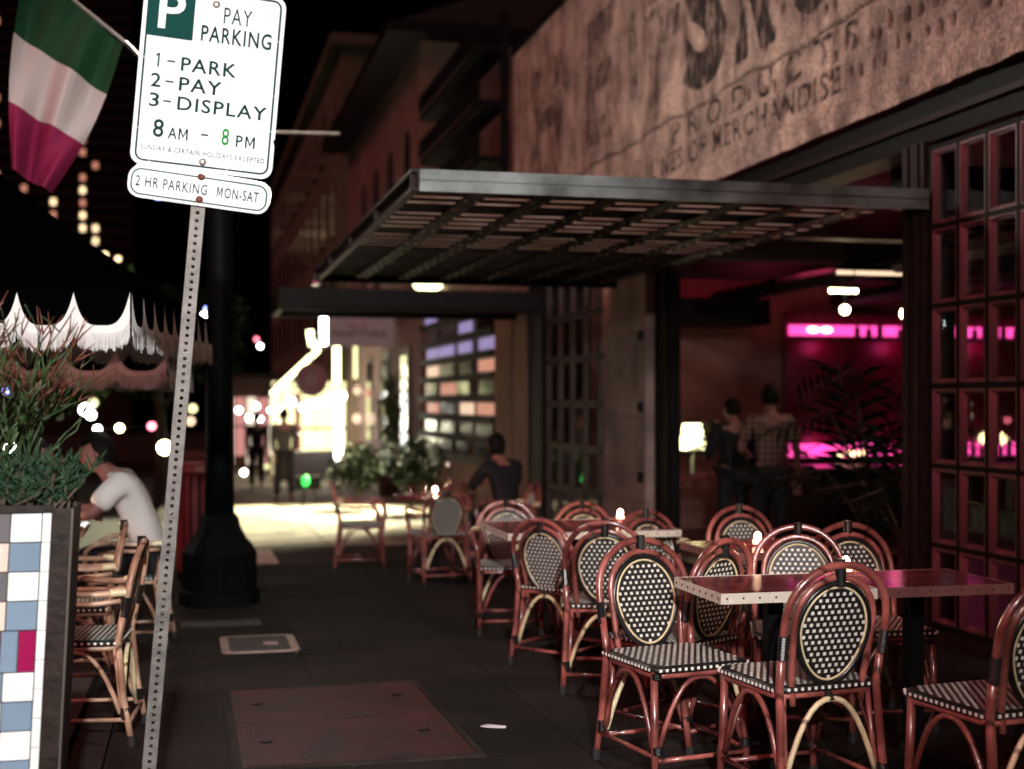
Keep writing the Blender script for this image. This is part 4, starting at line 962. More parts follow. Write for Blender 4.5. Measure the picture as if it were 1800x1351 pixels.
def euphorbia(label, x, y, z0, h, seed, n0=7):
    r2 = random.Random(seed); t = thing('pencil_cactus', label, 'plant', (x, y, z0)); gmb, rmb = MB(), MB()
    def grow(p, d, L, r, lv):
        q = p + d * L * r2.uniform(.75, 1.2)
        tgt = rmb if (lv >= 5 and r2.random() < .8) else gmb
        mid = p.lerp(q, .5) + Vector((r2.uniform(-.006, .006), r2.uniform(-.006, .006), .002))
        tgt.tube([p, mid, q], [r, r * .92, r * (.8 if lv < 4 else .45)], 5)
        if lv < 5:
            for _ in range((2 if r2.random() < .75 else 1) if lv > 0 else 2):
                dd = (d * 1.0 + Vector((r2.gauss(0, .42), r2.gauss(0, .42), r2.uniform(.05, .4)))).normalized(); grow(q, dd, L * .90, r * .88, lv + 1)
    for _ in range(n0): grow(Vector((r2.uniform(-.12, .12), r2.uniform(-.06, .06), 0)), Vector((r2.gauss(0, .3), r2.gauss(0, .3), 1)).normalized(), h * .25, .0052, 0)
    tag(gmb.build('stems', 'euph_green', t, True), kind='stuff'); tag(rmb.build('red_tips', 'euph_red', t, True), kind='stuff')
PZ = gz(4.35) + 1.10
euphorbia('tall red tipped pencil cactus at the left end of the tiled planter', -.70, 4.53, PZ, .60, 3, 8)
euphorbia('pencil cactus leaning over the blue green shrubs in the planter', -.56, 4.54, PZ, .42, 8, 7)
euphorbia('small dark pencil cactus at the back of the planter', -.92, 4.56, PZ, .60, 11, 8)
def senecio(label, x, y, z0, n, sp, hmax, seed):
    r2 = random.Random(seed); t = thing('succulent_shrub', label, 'plant', (x, y, z0)); mb = MB(); st = MB()
    for _ in range(n):
        bx, by = r2.gauss(0, sp), r2.uniform(-.10, .11); tip = Vector((bx + r2.gauss(0, .05), by + r2.gauss(0, .05), r2.uniform(.04, hmax)))
        b0 = Vector((bx, by, 0)); st.tube([b0, tip], [.005, .003], 5)
        for k in range(r2.randint(14, 22)):
            p = b0.lerp(tip, r2.uniform(.25, 1)); d = (Vector((r2.gauss(0, .55), r2.gauss(0, .55), r2.uniform(.35, 1.2)))).normalized(); L = r2.uniform(.03, .06)
            mb.tube([p, p + d * L * .5, p + d * L], [.0028, .0042, .0008], 5)
    tag(mb.build('leaves', 'senecio', t, True), kind='stuff'); st.build('stems', 'bark', t)
senecio('dense blue green succulent at the right corner of the tiled planter', -.49, 4.48, PZ, 110, .075, .17, 4)
senecio('dense blue green succulent in the middle of the planter', -.74, 4.48, PZ, 120, .12, .16, 5)
senecio('dense blue green succulent out at the far left of the planter', -1.15, 4.49, PZ, 60, .16, .16, 6)

# ================================================================== STREET LAMPS
emit('em_globe', (1.0, .93, .88), 560); emit('em_globe_dim', (1.0, .94, .82), 185)
def street_lamp(label, x, y, globe_m):
    t = thing('street_lamp', label, 'lamp post', (x, y, gz(y)), group='green lamp posts along the kerb')
    oc = lambda r, z0, z1, r2=None: MB().lathe([(r, z0), (r2 or r, z1)], 8)
    b = MB().lathe([(.31, 0), (.31, .10), (.285, .12), (.285, .40), (.25, .46), (.20, .52), (.16, .60), (.15, .66), (.125, .70)], 8); b.build('plinth', 'lamp_green', t)
    MB().lathe([(.115, .70), (.105, 1.2), (.092, 3.9), (.11, 3.95), (.11, 4.02), (.07, 4.08)], 16).build('shaft', 'lamp_green', t, True)
    for k in range(8):
        a = 2 * math.pi * (k + .5) / 8; MB().box((.283 * math.cos(a) * .93, .283 * math.sin(a) * .93, .26), (.012, .13, .2), Matrix.Rotation(a, 3, 'Z')).build('plinth_panel', 'lamp_green', t)
    MB().lathe([(.07, 4.08), (.12, 4.12), (.16, 4.20)], 16).build('fitter', 'lamp_green', t, True)
    MB().lathe([(.15, 4.20), (.21, 4.35), (.20, 4.50), (.12, 4.66), (.05, 4.75)], 18).build('globe', globe_m, t, True)
    MB().lathe([(.055, 4.75), (.03, 4.80), (.005, 4.88)], 10).build('finial', 'lamp_green', t, True)
    return t
lp = street_lamp('dark green lamp post on an octagonal base behind the parking sign', .24, 10.85, 'em_globe_dim')
MB().tube([(.08, -.05, 3.66), (.92, -.12, 3.66)], .012, 8).build('banner_arm', 'staff', lp)
MB().lathe([(.12, 3.6), (.12, 3.72)], 12).build('collar', 'lamp_green', lp)
# added lamp post, unseen behind the camera, to supply the white key light
twin = street_lamp('added lamp post unseen behind the camera, source of the white key light', -.1, -2.7, 'em_globe')
# added floodlight head below the globe, its beam aimed at the sign side
fh = MB().lathe([(.05, .16), (.11, .12), (.13, -.06), (.125, -.07)], 16).build('added_flood_head', 'lamp_green', twin, True, loc=(.02, .30, 3.15), rot=(R(75), 0, 0))
MB().tube([(0, .08, 3.15), (.02, .24, 3.19)], .02, 8).build('added_flood_arm', 'lamp_green', twin)
kd = bpy.data.lights.new('flood_light', 'SPOT'); kd.energy = 2300; kd.color = (1.0, .99, .97); kd.spot_size = R(40); kd.spot_blend = .55; kd.shadow_soft_size = .09
ko_ = bpy.data.objects.new('flood_light', kd); COL.objects.link(ko_); ko_.parent = twin; ko_.location = (.02, .42, 3.14)
ko_.rotation_euler = (Vector((-.08, -2.28, 3.19)) - Vector((.30, 6.0, 1.10))).to_track_quat('Z', 'Y').to_euler()

# flag
fl = thing('flag', 'green, white and red tricolour flag hanging from an angled staff', 'flag', (.24, 10.85, gz(10.85) + 3.72))
base_p = Vector((-.05, -.12, .06)); tip_p = Vector((-1.50, -3.0, .52))
# staff rises outwards toward the viewer's left
def fw(x, y, z): return Vector((x - .24, y - 10.85, z - (gz(10.85) + 3.72)))
S0, S1 = fw(.24, 10.80, 3.55), fw(-1.02, 8.2, 4.02)
S0 = fw(.16, 10.78, 3.56); Sg = fw(-.36, 8.31, 3.455); Sd = (Sg - S0)
S2 = fw(-.93, 8.30, 3.90)
MB().tube([S0, fw(-.18, 9.0, 3.42), Sg, S2, S2 + (S2 - Sg) * .25], .013, 8).build('staff', 'staff', fl)
mbs = {'flag_green': MB(), 'flag_white': MB(), 'flag_red': MB()}
nu, nv = 22, 36
A, B = fw(-.37, 8.315, 3.44), fw(-.90, 8.30, 3.87)             # hoist edge along the staff
C_, D_ = fw(-.78, 8.42, 2.57), fw(-1.00, 8.47, 2.70)           # free end
def fpt(uu, vv_):
    a = A.lerp(B, uu); c = C_.lerp(D_, uu); p = a.lerp(c, vv_)
    p.x += .05 * math.sin(vv_ * math.pi) * (1 if uu < .5 else -1) * abs(uu - .5) * 2
    p.y += .06 * math.sin(uu * 9 + vv_ * 3.0) * (.3 + vv_) + .03 * math.sin(uu * 17 - vv_ * 4)
    return p
for j in range(nv):
    nm = ('flag_green', 'flag_white', 'flag_red')[min(2, int(3 * j / nv))]
    for i in range(nu):
        q = [fpt((i + a) / nu, (j + b) / nv) for a, b in ((0, 0), (1, 0), (1, 1), (0, 1))]; mbs[nm].add(q, [(0, 1, 2, 3)])
for nm, mb in mbs.items(): mb.build('cloth_band', nm, fl, True)

# red bin behind the lamp post
t = thing('litter_bin', 'dark red slatted litter bin half hidden by the lamp post', 'bin', (.10, 12.6, gz(12.6)))
MB().lathe([(.19, 0), (.20, .06), (.20, .10)], 18).build('base', 'iron_black', t)
for k in range(18):
    a = 2 * math.pi * k / 18; MB().box((.205 * math.cos(a), .205 * math.sin(a), .52), (.012, .05, .86), Matrix.Rotation(a, 3, 'Z')).build('slat', 'bin_red', t)
MB().lathe([(.22, .95), (.225, .98), (.20, 1.03), (.14, 1.06)], 18).build('rim', 'bin_red', t)
MB().lathe([(.18, .10), (.18, .94)], 18).build('liner', 'iron_black', t)

# ================================================================== FRINGED UMBRELLAS
def umbrella(label, cx, cy, half, ze, zp, rz, seg=9):
    t = thing('fringed_umbrella', label, 'umbrella', (cx, cy, gz(cy)), (0, 0, R(rz)), 'black fringed umbrellas on the parklet')
    g0 = gz(cy); ze -= g0; zp -= g0
    MB().tube([(0, 0, 0), (0, 0, zp + .06)], .024, 12).build('pole', 'bar_wood', t, True)
    MB().lathe([(.26, 0), (.26, .05), (.05, .08), (.04, .25)], 18).build('base', 'iron_black', t, True)
    MB().ball((0, 0, zp + .08), .04, 10, 7).build('finial', 'bar_wood', t, True)
    cs = [(-half, -half), (half, -half), (half, half), (-half, half)]
    for k in range(4):
        a, b = cs[k], cs[(k + 1) % 4]; cn = MB(); n = 8
        vs = []; 
        for i in range(n + 1):
            s_ = i / n
            for j in range(n + 1):
                q = j / n; x = (a[0] + (b[0] - a[0]) * q) * s_; y = (a[1] + (b[1] - a[1]) * q) * s_
                vs.append((x, y, zp + (ze - zp) * s_ - .05 * math.sin(math.pi * s_) + .03 * math.sin(math.pi * q) * -s_ * (1 - s_)))
        fs = [(i * (n + 1) + j, i * (n + 1) + j + 1, (i + 1) * (n + 1) + j + 1, (i + 1) * (n + 1) + j) for i in range(n) for j in range(n)]
        cn.add(vs, fs); cn.build('canopy_panel', 'canvas_black', t, True)
        MB().tube([(a[0] * .05, a[1] * .05, zp - .16), (a[0] * .97, a[1] * .97, ze - .075)], .011, 6).build('rib', 'bar_wood', t)
        # valance with white scalloped trim and fringe
        av, bv_ = Vector((*a, ze)), Vector((*b, ze)); dr = (bv_ - av).normalized(); L = (bv_ - av).length; ou = Vector((dr.y, -dr.x, 0))
        blk, wht, frg = MB(), MB(), MB(); ss = 20; wsg = L / seg
        prof = lambda q: 1 - abs(2 * q - 1) ** 3.6
        for s_ in range(seg):
            for i in range(ss):
                q0, q1 = i / ss, (i + 1) / ss; p = []
                for q in (q0, q1):
                    c = av + dr * (s_ + q) * wsg + ou * (.004 + .012 * math.sin(q * math.pi)); zb = -.005 - .150 * prof(q); zw = -.125 - .065 * prof(q) ** .7
                    p.append((c, zb, zw))
                (c0, b0, w0), (c1, b1, w1) = p; Z = Vector((0, 0, 1))
                blk.add([c0, c1, c1 + Z * b1, c0 + Z * b0], [(0, 1, 2, 3)])
                e = ou * .003
                wht.add([c0 + e + Z * b0, c1 + e + Z * b1, c1 + e + Z * w1, c0 + e + Z * w0], [(0, 1, 2, 3)])
                nt_ = max(2, int(wsg / ss / .0062))
                for q_ in range(nt_):
                    cc = c0.lerp(c1, (q_ + .5) / nt_) + e; wz = w0 + (w1 - w0) * (q_ + .5) / nt_; d2 = dr * .0027; ln = random.uniform(.066, .088)
                    frg.add([cc - d2 + Z * (wz + .004), cc + d2 + Z * (wz + .004), cc + d2 * .7 + Z * (wz - ln) + ou * random.uniform(-.004, .004), cc - d2 * .7 + Z * (wz - ln)], [(0, 1, 2, 3)])
        blk.build('valance', 'canvas_black', t); wht.build('white_trim', 'canvas_white', t); tag(frg.build('fringe', 'canvas_white', t), kind='stuff')
umbrella('nearest black umbrella with white scalloped fringe above the planter', -1.17, 7.73, 1.13, 1.845, 2.72, -10, 9)
umbrella('second black fringed umbrella farther along the parklet', -1.20, 10.55, 1.15, 1.70, 2.55, -4, 7)

# ================================================================== PEOPLE
def skin_body(name, pts, edges, m_, parent, root=0, sub=2):
    me = bpy.data.meshes.new(name); me.from_pydata([p[0] for p in pts], edges, []); me.update()
    ob = bpy.data.objects.new(name, me); COL.objects.link(ob)
    md = ob.modifiers.new('Skin', 'SKIN'); md.use_smooth_shade = True; md.branch_smoothing = .4
    for i, p in enumerate(pts):
        r = p[1] if hasattr(p[1], '__len__') else (p[1], p[1]); me.skin_vertices[0].data[i].radius = r
    me.skin_vertices[0].data[root].use_root = True
    sb = ob.modifiers.new('Sub', 'SUBSURF'); sb.levels = sub; sb.render_levels = sub
    dg = bpy.context.evaluated_depsgraph_get(); m2 = bpy.data.meshes.new_from_object(ob.evaluated_get(dg)); bpy.data.objects.remove(ob)
    m2.materials.clear(); m2.materials.append(MATS[m_]); m2.polygons.foreach_set('use_smooth', [True] * len(m2.polygons)); m2.name = name
    return m2
def head_geo(c, yaw=0, pitch=0):
    """skull, jaw, nose, brow, eyes and ears, looking along +y"""
    mb = MB(); n, m2 = 20, 16; vs = []; fs = []
    for i in range(m2 + 1):
        th = math.pi * i / m2
        for j in range(n):
            ph = 2 * math.pi * j / n; x, y, z = math.sin(th) * math.cos(ph), math.sin(th) * math.sin(ph), math.cos(th)
            px, py, pz = .076 * x, .096 * y, .118 * z
            if z < -.1: px *= 1 - .32 * (-z - .1); py *= (1 - .25 * (-z)) if y < 0 else 1.0
            if y > .3:
                if -.28 < z < .12 and abs(x) < .25: py += .026 * (1 - abs(x) / .25) * (1 - abs(z + .12) / .24)
                if .10 < z < .35: py += .006
                if abs(z - .05) < .12 and .25 < abs(x) < .6: py -= .008
                if -.55 < z < -.38 and abs(x) < .4: py += .005
            vs.append(Vector((px, py, pz)))
    for i in range(m2):
        for j in range(n): fs.append((i * n + j, i * n + (j + 1) % n, (i + 1) * n + (j + 1) % n, (i + 1) * n + j)[::-1])
    M3 = Matrix.Rotation(yaw, 3, 'Z') @ Matrix.Rotation(pitch, 3, 'X')
    mb.add([M3 @ p + Vector(c) for p in vs], fs)
    for s_ in (-1, 1):
        e = MB().ball((0, 0, 0), 1, 8, 6, (.010, .018, .030)); mb.add([M3 @ (Vector(p) + Vector((s_ * .078, -.005, -.005))) + Vector(c) for p in e.v], e.f)
    return mb, M3
def person(label, loc, rz, J, shirt, trousers, hair_len=.0, sleeves='short', group=None, yaw=0, pitch=0, scale=1.0):
    t = thing('person', label, 'person', loc, (0, 0, R(rz)), group); t.scale = (scale,) * 3
    j = {k: Vector(v) for k, v in J.items()}
    def chain(pts, edges, names, rad, start):
        prev = start
        for nm, r in zip(names, rad): pts.append((j[nm] if isinstance(nm, str) else nm, r)); edges.append((prev, len(pts) - 1)); prev = len(pts) - 1
        return prev
    # body: one continuous surface
    pts = [(j['pelvis'], (.12, .09))]; ed = []
    sp = chain(pts, ed, ['spine', 'chest'], [(.115, .085), (.13, .09)], 0); nk = chain(pts, ed, ['neck', 'head'], [.052, .06], sp)
    for s in ('L', 'R'):
        wr = chain(pts, ed, ['sh' + s, 'el' + s, 'wr' + s], [.052, .040, .027], sp)
        d = (j['wr' + s] - j['el' + s]).normalized(); side = d.cross(Vector((0, 0, 1)))
        side = side.normalized() if side.length > .1 else Vector((1, 0, 0)); hd = j['wr' + s] + d * .075
        hi = chain(pts, ed, [hd], [(.036, .016)], wr)
        dn = d.cross(side)
        for k, (of, ln) in enumerate(((-.03, .07), (-.01, .082), (.01, .078), (.03, .062))):
            chain(pts, ed, [hd + side * of + d * .035, hd + side * of * 1.1 + d * (.035 + ln * .5) + dn * .012, hd + side * of + d * (.03 + ln * .85) + dn * .035], [.0088, .0082, .0070], hi)
        chain(pts, ed, [hd - d * .03 + side * -.042, hd + side * -.06 + d * .02 + dn * .015], [.010, .008], hi)
        chain(pts, ed, ['hip' + s, 'kn' + s, 'an' + s, 'toe' + s], [.082, .056, .038, .034], 0)
    me = skin_body('body', pts, ed, 'skin', t)
    hm, M3 = head_geo(j['head'] + Vector((0, .012, .06)), yaw, pitch)
    n0 = len(me.vertices); v = [p.co[:] for p in me.vertices] + hm.v; f = [tuple(p.vertices) for p in me.polygons] + [tuple(i + n0 for i in q) for q in hm.f]
    m3 = bpy.data.meshes.new('body'); m3.from_pydata(v, [], f); m3.materials.append(MATS['skin']); m3.polygons.foreach_set('use_smooth', [True] * len(m3.polygons)); m3.update()
    body = link('body', m3, t)
    # shirt
    pts = [(j['pelvis'] + Vector((0, 0, -.03)), (.158, .120))]; ed = []
    sp = chain(pts, ed, ['spine', 'chest'], [(.148, .112), (.165, .115)], 0); chain(pts, ed, [j['chest'].lerp(j['neck'], .75)], [.072], sp)
    for s in ('L', 'R'):
        if sleeves == 'short': chain(pts, ed, ['sh' + s, j['sh' + s].lerp(j['el' + s], .45), j['sh' + s].lerp(j['el' + s], .82)], [.078, .072, .074], sp)
        else: chain(pts, ed, ['sh' + s, 'el' + s, j['el' + s].lerp(j['wr' + s], .92)], [.075, .058, .044], sp)
    link('shirt', skin_body('shirt', pts, ed, shirt, t), t)
    pts = [(j['pelvis'], (.150, .115))]; ed = []
    for s in ('L', 'R'): chain(pts, ed, ['hip' + s, 'kn' + s, j['kn' + s].lerp(j['an' + s], .93)], [.100, .076, .062], 0)
    link('trousers', skin_body('trousers', pts, ed, trousers, t), t)
    for s in ('L', 'R'):
        d = (j['toe' + s] - j['an' + s]); d.z = 0; d = d.normalized()
        c = j['an' + s] + d * .05; c.z = j['an' + s].z - .035
        sh = MB().ball((0, 0, 0), 1, 12, 8, (.048, .13, .052)); M = Matrix.Rotation(math.atan2(d.y, d.x) - math.pi / 2, 3, 'Z')
        MB().add([M @ Vector(p) + c for p in sh.v], sh.f).build('shoe', 'bind_black', t, True)
    # hair: a cap with an uneven edge
    hb = MB(); n, m2 = 22, 12; vs = []; fs = []
    for i in range(m2 + 1):
        th = (math.pi * .66 + hair_len) * i / m2
        for jj in range(n):
            ph = 2 * math.pi * jj / n; x, y, z = math.sin(th) * math.cos(ph), math.sin(th) * math.sin(ph), math.cos(th)
            if y > .1: z = max(z, .42 + .08 * math.sin(5 * ph))
            k_ = 1.0 + random.uniform(-.025, .03)
            vs.append(M3 @ Vector((.086 * x * k_, .104 * y * k_ - .006, .128 * z * k_)) + j['head'] + Vector((0, .010, .062)))
    for i in range(m2):
        for jj in range(n): fs.append((i * n + jj, i * n + (jj + 1) % n, (i + 1) * n + (jj + 1) % n, (i + 1) * n + jj)[::-1])
    hb.add(vs, fs).build('hair', 'hair', t, True)
    return t
SIT = dict(pelvis=(0, 0, .53), spine=(0, .05, .72), chest=(0, .13, .93), neck=(0, .19, 1.06), head=(0, .225, 1.12), shL=(-.17, .12, 1.00), shR=(.17, .12, 1.00), elL=(-.25, .26, .79), elR=(.25, .28, .79), wrL=(-.14, .47, .80), wrR=(.14, .47, .80),
           hipL=(-.10, .06, .50), hipR=(.10, .06, .50), knL=(-.13, .46, .52), knR=(.13, .46, .52), anL=(-.13, .44, .09), anR=(.13, .42, .09), toeL=(-.13, .58, .04), toeR=(.13, .56, .04))
STAND = dict(pelvis=(0, 0, .95), spine=(0, .01, 1.12), chest=(0, .0, 1.33), neck=(0, .01, 1.49), head=(0, .02, 1.56), shL=(-.18, 0, 1.42), shR=(.18, 0, 1.42), elL=(-.225, -.02, 1.14), elR=(.225, -.02, 1.14), wrL=(-.205, .06, .88), wrR=(.205, .06, .88),
             hipL=(-.095, 0, .90), hipR=(.095, 0, .90), knL=(-.11, .02, .49), knR=(.11, .02, .49), anL=(-.11, -.02, .09), anR=(.11, -.02, .09), toeL=(-.12, .12, .04), toeR=(.12, .12, .04))
def walk(k=1.0):
    d = dict(STAND); d.update(knL=(-.10, .14 * k, .50), anL=(-.10, .22 * k, .09), toeL=(-.10, .36 * k, .06), knR=(.10, -.02 * k, .49), anR=(.10, -.30 * k, .13), toeR=(.10, -.18 * k, .06), elL=(-.21, -.10 * k, 1.15), wrL=(-.19, -.12 * k, .90), elR=(.21, .04 * k, 1.15), wrR=(.19, .16 * k, .92)); return d
HUNCH = dict(SIT); HUNCH.update(spine=(0, .07, .72), chest=(0, .19, .92), neck=(0, .28, 1.03), head=(0, .325, 1.08), shL=(-.19, .17, .99), shR=(.19, .17, .99), elL=(-.27, .33, .79), elR=(.27, .35, .79), wrL=(-.14, .53, .80), wrR=(.14, .53, .80))
person('dark haired man in a white tee shirt seated facing left on the parklet', (-.20, 8.88, gz(8.88)), 84, HUNCH, 'shirt_white', 'trouser', yaw=R(4), pitch=R(-8), scale=1.06)
person('diner in dark clothes seated at the left, beyond the planter', (-1.15, 8.95, gz(8.95)), -80, SIT, 'cloth_red', 'trouser', hair_len=.5, sleeves='long')
hold = dict(STAND); hold.update(elL=(-.26, .06, 1.14), wrL=(-.16, .26, 1.10), elR=(.25, .0, 1.13), wrR=(.27, .05, .88), head=(.02, .05, 1.55), neck=(0, .02, 1.49))
person('man in a plaid shirt standing with his back to us inside the restaurant', (5.19, 11.62, -.22), -8, hold, 'plaid', 'trouser', sleeves='short', yaw=R(-14), scale=1.0)
person('person in dark clothes standing left of the plaid shirted man', (5.30, 12.75, -.22), 10, hold, 'cloth_dark', 'trouser', sleeves='long', scale=.93)
person('pedestrian in a grey jacket walking away on the bright pavement', (1.72, 25.4, gz(25.4)), 4, walk(), 'cloth_grey', 'trouser', sleeves='long', group='pedestrians down the street')
person('dark pedestrian walking farther off beside the lamp post edge', (1.50, 31.0, gz(31.0)), -6, walk(-.8), 'cloth_dark', 'trouser', sleeves='long', group='pedestrians down the street')
person('diner in dark clothes seated at the far right of the round table', (2.98, 12.7, gz(12.7)), 18, SIT, 'cloth_dark', 'trouser', hair_len=.5, sleeves='long')
t = table('bistro_table', 'parklet dining table in front of the man in white', -1.05, -.62, 8.55, 9.25, 'table_edge_shaded', 6)
candle('lit votive candle on the parklet table by the man in white', -.92, 8.9, gz(8.9) + .752, .7, 'candles on the parklet table')
candle('second lit votive candle on the parklet table, nearer us', -.80, 8.68, gz(8.9) + .752, .6, 'candles on the parklet table')

# ================================================================== GREENERY
def foliage(mb, c, rad, n, size, r2, shell=.55):
    for _ in range(n):
        d = Vector((r2.gauss(0, 1), r2.gauss(0, 1), r2.gauss(0, 1))).normalized() * (r2.random() ** (1 / 3) * (1 - shell) + shell if r2.random() < .75 else r2.random())
        p = Vector((c[0] + d.x * rad[0], c[1] + d.y * rad[1], c[2] + d.z * rad[2])); s_ = size * r2.uniform(.6, 1.3)
        a = Vector((r2.gauss(0, 1), r2.gauss(0, 1), r2.gauss(0, .6))).normalized(); b = a.cross(Vector((r2.gauss(0, 1), r2.gauss(0, 1), r2.gauss(0, 1)))).normalized()
        mb.add([p - a * s_, p + b * s_ * .45 + a * -.1 * s_, p + a * s_, p - b * s_ * .45], [(0, 1, 2, 3)])
def bush(label, x, y, r, h, seed, m_='leaf', cat='plant', name='leafy_shrub', z0=0, pot=True, n=1400, size=.05):
    r2 = random.Random(seed); t = thing(name, label, cat, (x, y, gz(y) + z0)); mb = MB()
    for k in range(6):
        a = r2.uniform(0, 6.28); q = r2.uniform(0, .55) * r; foliage(mb, (q * math.cos(a), q * math.sin(a), h * r2.uniform(.55, .8)), (r * .62, r * .62, h * .32), n // 6, size, r2)
    tag(mb.build('crown', m_, t), kind='stuff')
    MB().tube([(0, 0, .1), (.02, 0, h * .4), (-.01, .02, h * .75)], [.03, .022, .012], 7).build('trunk', 'bark', t, True)
    if pot: MB().lathe([(.18, 0), (.26, .38), (.28, .40), (.28, .44), (.24, .44), (.22, .38)], 16).build('pot', 'pot', t, True)
bush('leafy green shrub beside the lit pavement', 2.72, 22.6, .62, 1.15, 21, 'leaf_dark', pot=False)
bush('dark leafy shrub nearer the wall, right of the green one', 3.5, 21.6, .7, 1.2, 22, 'leaf_dark', pot=False)
bush('tall thin potted shrub against the wall beyond the shrubs', 3.9, 27.0, .4, 2.3, 23)
def tree(label, x, y, h, r, seed, m_='leaf', n=5000):
    r2 = random.Random(seed); t = thing('street_tree', label, 'tree', (x, y, gz(y)), group='street trees across the road'); tr = MB(); cr = MB()
    tr.tube([(0, 0, 0), (.05, .02, h * .25), (0, .04, h * .5), (.06, 0, h * .75)], [.14, .11, .08, .04], 9)
    for k in range(9):
        a = 2 * math.pi * k / 9 + r2.uniform(-.3, .3); z0 = h * r2.uniform(.35, .6); e = Vector((r * .75 * math.cos(a), r * .75 * math.sin(a), h * r2.uniform(.6, .92)))
        tr.tube([(0, .03, z0), (e.x * .5, e.y * .5, z0 + (e.z - z0) * .6), e], [.05, .03, .012], 6)
        foliage(cr, e, (r * .45, r * .45, h * .15), n // 10, .10, r2)
    foliage(cr, (0, 0, h * .85), (r * .6, r * .6, h * .16), n // 10, .10, r2)
    tr.build('trunk', 'bark', t, True); tag(cr.build('crown', m_, t), kind='stuff')
tree('leafy street tree seen under the far umbrella', -1.9, 17.0, 3.1, 1.4, 31)
tree('dark street tree across the road behind the umbrellas', -4.4, 20.0, 5.0, 2.2, 32, 'leaf_dark')
tree('dark street tree farther down the kerb behind the lamp post', -.6, 30.0, 4.4, 1.6, 33, 'leaf_dark')
def palm(label, x, y, h, n, L, seed, z0=0):
    r2 = random.Random(seed); t = thing('potted_palm', label, 'plant', (x, y, z0)); st, lf = MB(), MB()
    MB().lathe([(.15, 0), (.20, .32), (.21, .36), (.17, .36)], 14).build('pot', 'pot', t, True)
    for k in range(n):
        a = 2 * math.pi * k / n + r2.uniform(-.4, .4); d = Vector((math.cos(a), math.sin(a), 0)); up = r2.uniform(.5, 1.0)
        P = [Vector((0, 0, .3)), Vector((0, 0, h * up * .6)) + d * L * .12, Vector((0, 0, h * up * .95)) + d * L * .4, Vector((0, 0, h * up * .88)) + d * L * .85]
        st.tube(P, [.014, .011, .008, .003], 6)
        for q in np.linspace(.35, 1, 13):
            i = min(2, int(q * 3)); p = P[i].lerp(P[i + 1], q * 3 - i) if i < 3 else P[3]; tg = (P[i + 1] - P[i]).normalized(); sd_ = tg.cross(Vector((0, 0, 1))).normalized()
            for s_ in (-1, 1):
                dd = (sd_ * s_ + tg * .8 + Vector((0, 0, -.25))).normalized(); ll = L * .42 * r2.uniform(.7, 1.1); wv = tg * .024
                lf.add([p, p + dd * ll * .5 + wv, p + dd * ll + Vector((0, 0, -.05)), p + dd * ll * .5 - wv], [(0, 1, 2, 3)])
    st.build('stems', 'bark', t, True); tag(lf.build('fronds', 'palm_dark', t), kind='stuff')
palm('tall dark potted palm in front of the back bar, by the window post', 5.35, 10.0, 2.1, 9, 1.0, 41, -.22)
palm('second dark potted palm just inside beside the window post', 5.05, 8.9, 1.7, 7, .8, 42, -.22)
palm('green palm beside the yellow table lamp', 5.75, 13.6, 1.45, 10, .7, 43, -.22)

# ================================================================== FURTHER DOWN THE STREET
# low shopfront between the restaurant and the pink building
def wx(mb, o): mb.v = [(x - o[0], y - o[1], z - o[2]) for x, y, z in mb.v]; return mb
so_ = (X_WALL, 18.9, gz(18.9)); sh = thing('slatted_shopfront', 'low dark shopfront with glowing panes between horizontal slats', 'building', so_)
wx(MB().box2((X_WALL + .2, 18.9, -.9), (10, 26.8, 4.3)), so_).build('wall', 'bld_stucco', sh)
wx(MB().box2((X_WALL - .02, 18.9, 2.98), (X_WALL + .19, 26.8, 4.3)), so_).build('fascia', 'bld_stucco', sh)
wx(MB().box2((X_WALL - .02, 18.9, -.9), (X_WALL + .19, 20.0, 2.97)), so_).build('pier', 'bld_stucco', sh)
r2 = random.Random(5)
for j in range(8):
    z = .35 + j * .335
    wx(MB().box2((X_WALL - .06, 20.02, z), (X_WALL + .0, 26.7, z + .11)), so_).build('slat', 'steel_dark', sh)
for j in range(8):
    z = .47 + j * .335
    for (ya, yb, ok) in ((20.2, 21.7, .9), (21.9, 23.2, .45), (23.4, 25.0, .75), (25.1, 26.5, .8)):
        if j == 7 and ya < 23: continue
        lit = r2.random() < ok * .8 and not (j in (0, 1))
        top = j >= 5
        m_ = ('em_lav' if top else r2.choice(['em_win', 'em_win2', 'em_win'])) if lit else 'win_dark'
        sh_ = r2.uniform(-.2, .2)
        wx(MB().box2((X_WALL + .03, ya + .1 + sh_, z), (X_WALL + .06, yb - .15 + sh_, z + .195)), so_).build('pane', m_, sh)
# rooftop steel landing on the shopfront
fo = (4.2, 18.95, 4.3); fe = thing('steel_fire_stair', 'black steel landings and posts standing above the low shopfront', 'fire stair', fo)
for z in (4.75, 5.55, 6.35):
    wx(MB().box2((4.05, 19.0, z), (4.45, 24.2, z + .10)), fo).build('landing', 'iron_black', fe)
    wx(MB().box2((4.02, 19.0, z + .12), (4.049, 24.2, z + .42)), fo).build('rail_panel', 'iron_black', fe)
for y in (18.98, 21.0):
    wx(MB().box2((4.36, y, 4.43), (4.46, y + .1, 6.9)), fo).build('post', 'iron_black', fe)
wx(MB().box2((3.8, 18.93, 4.3), (4.5, 19.1, 4.42)), fo).build('beam', 'iron_black', fe)
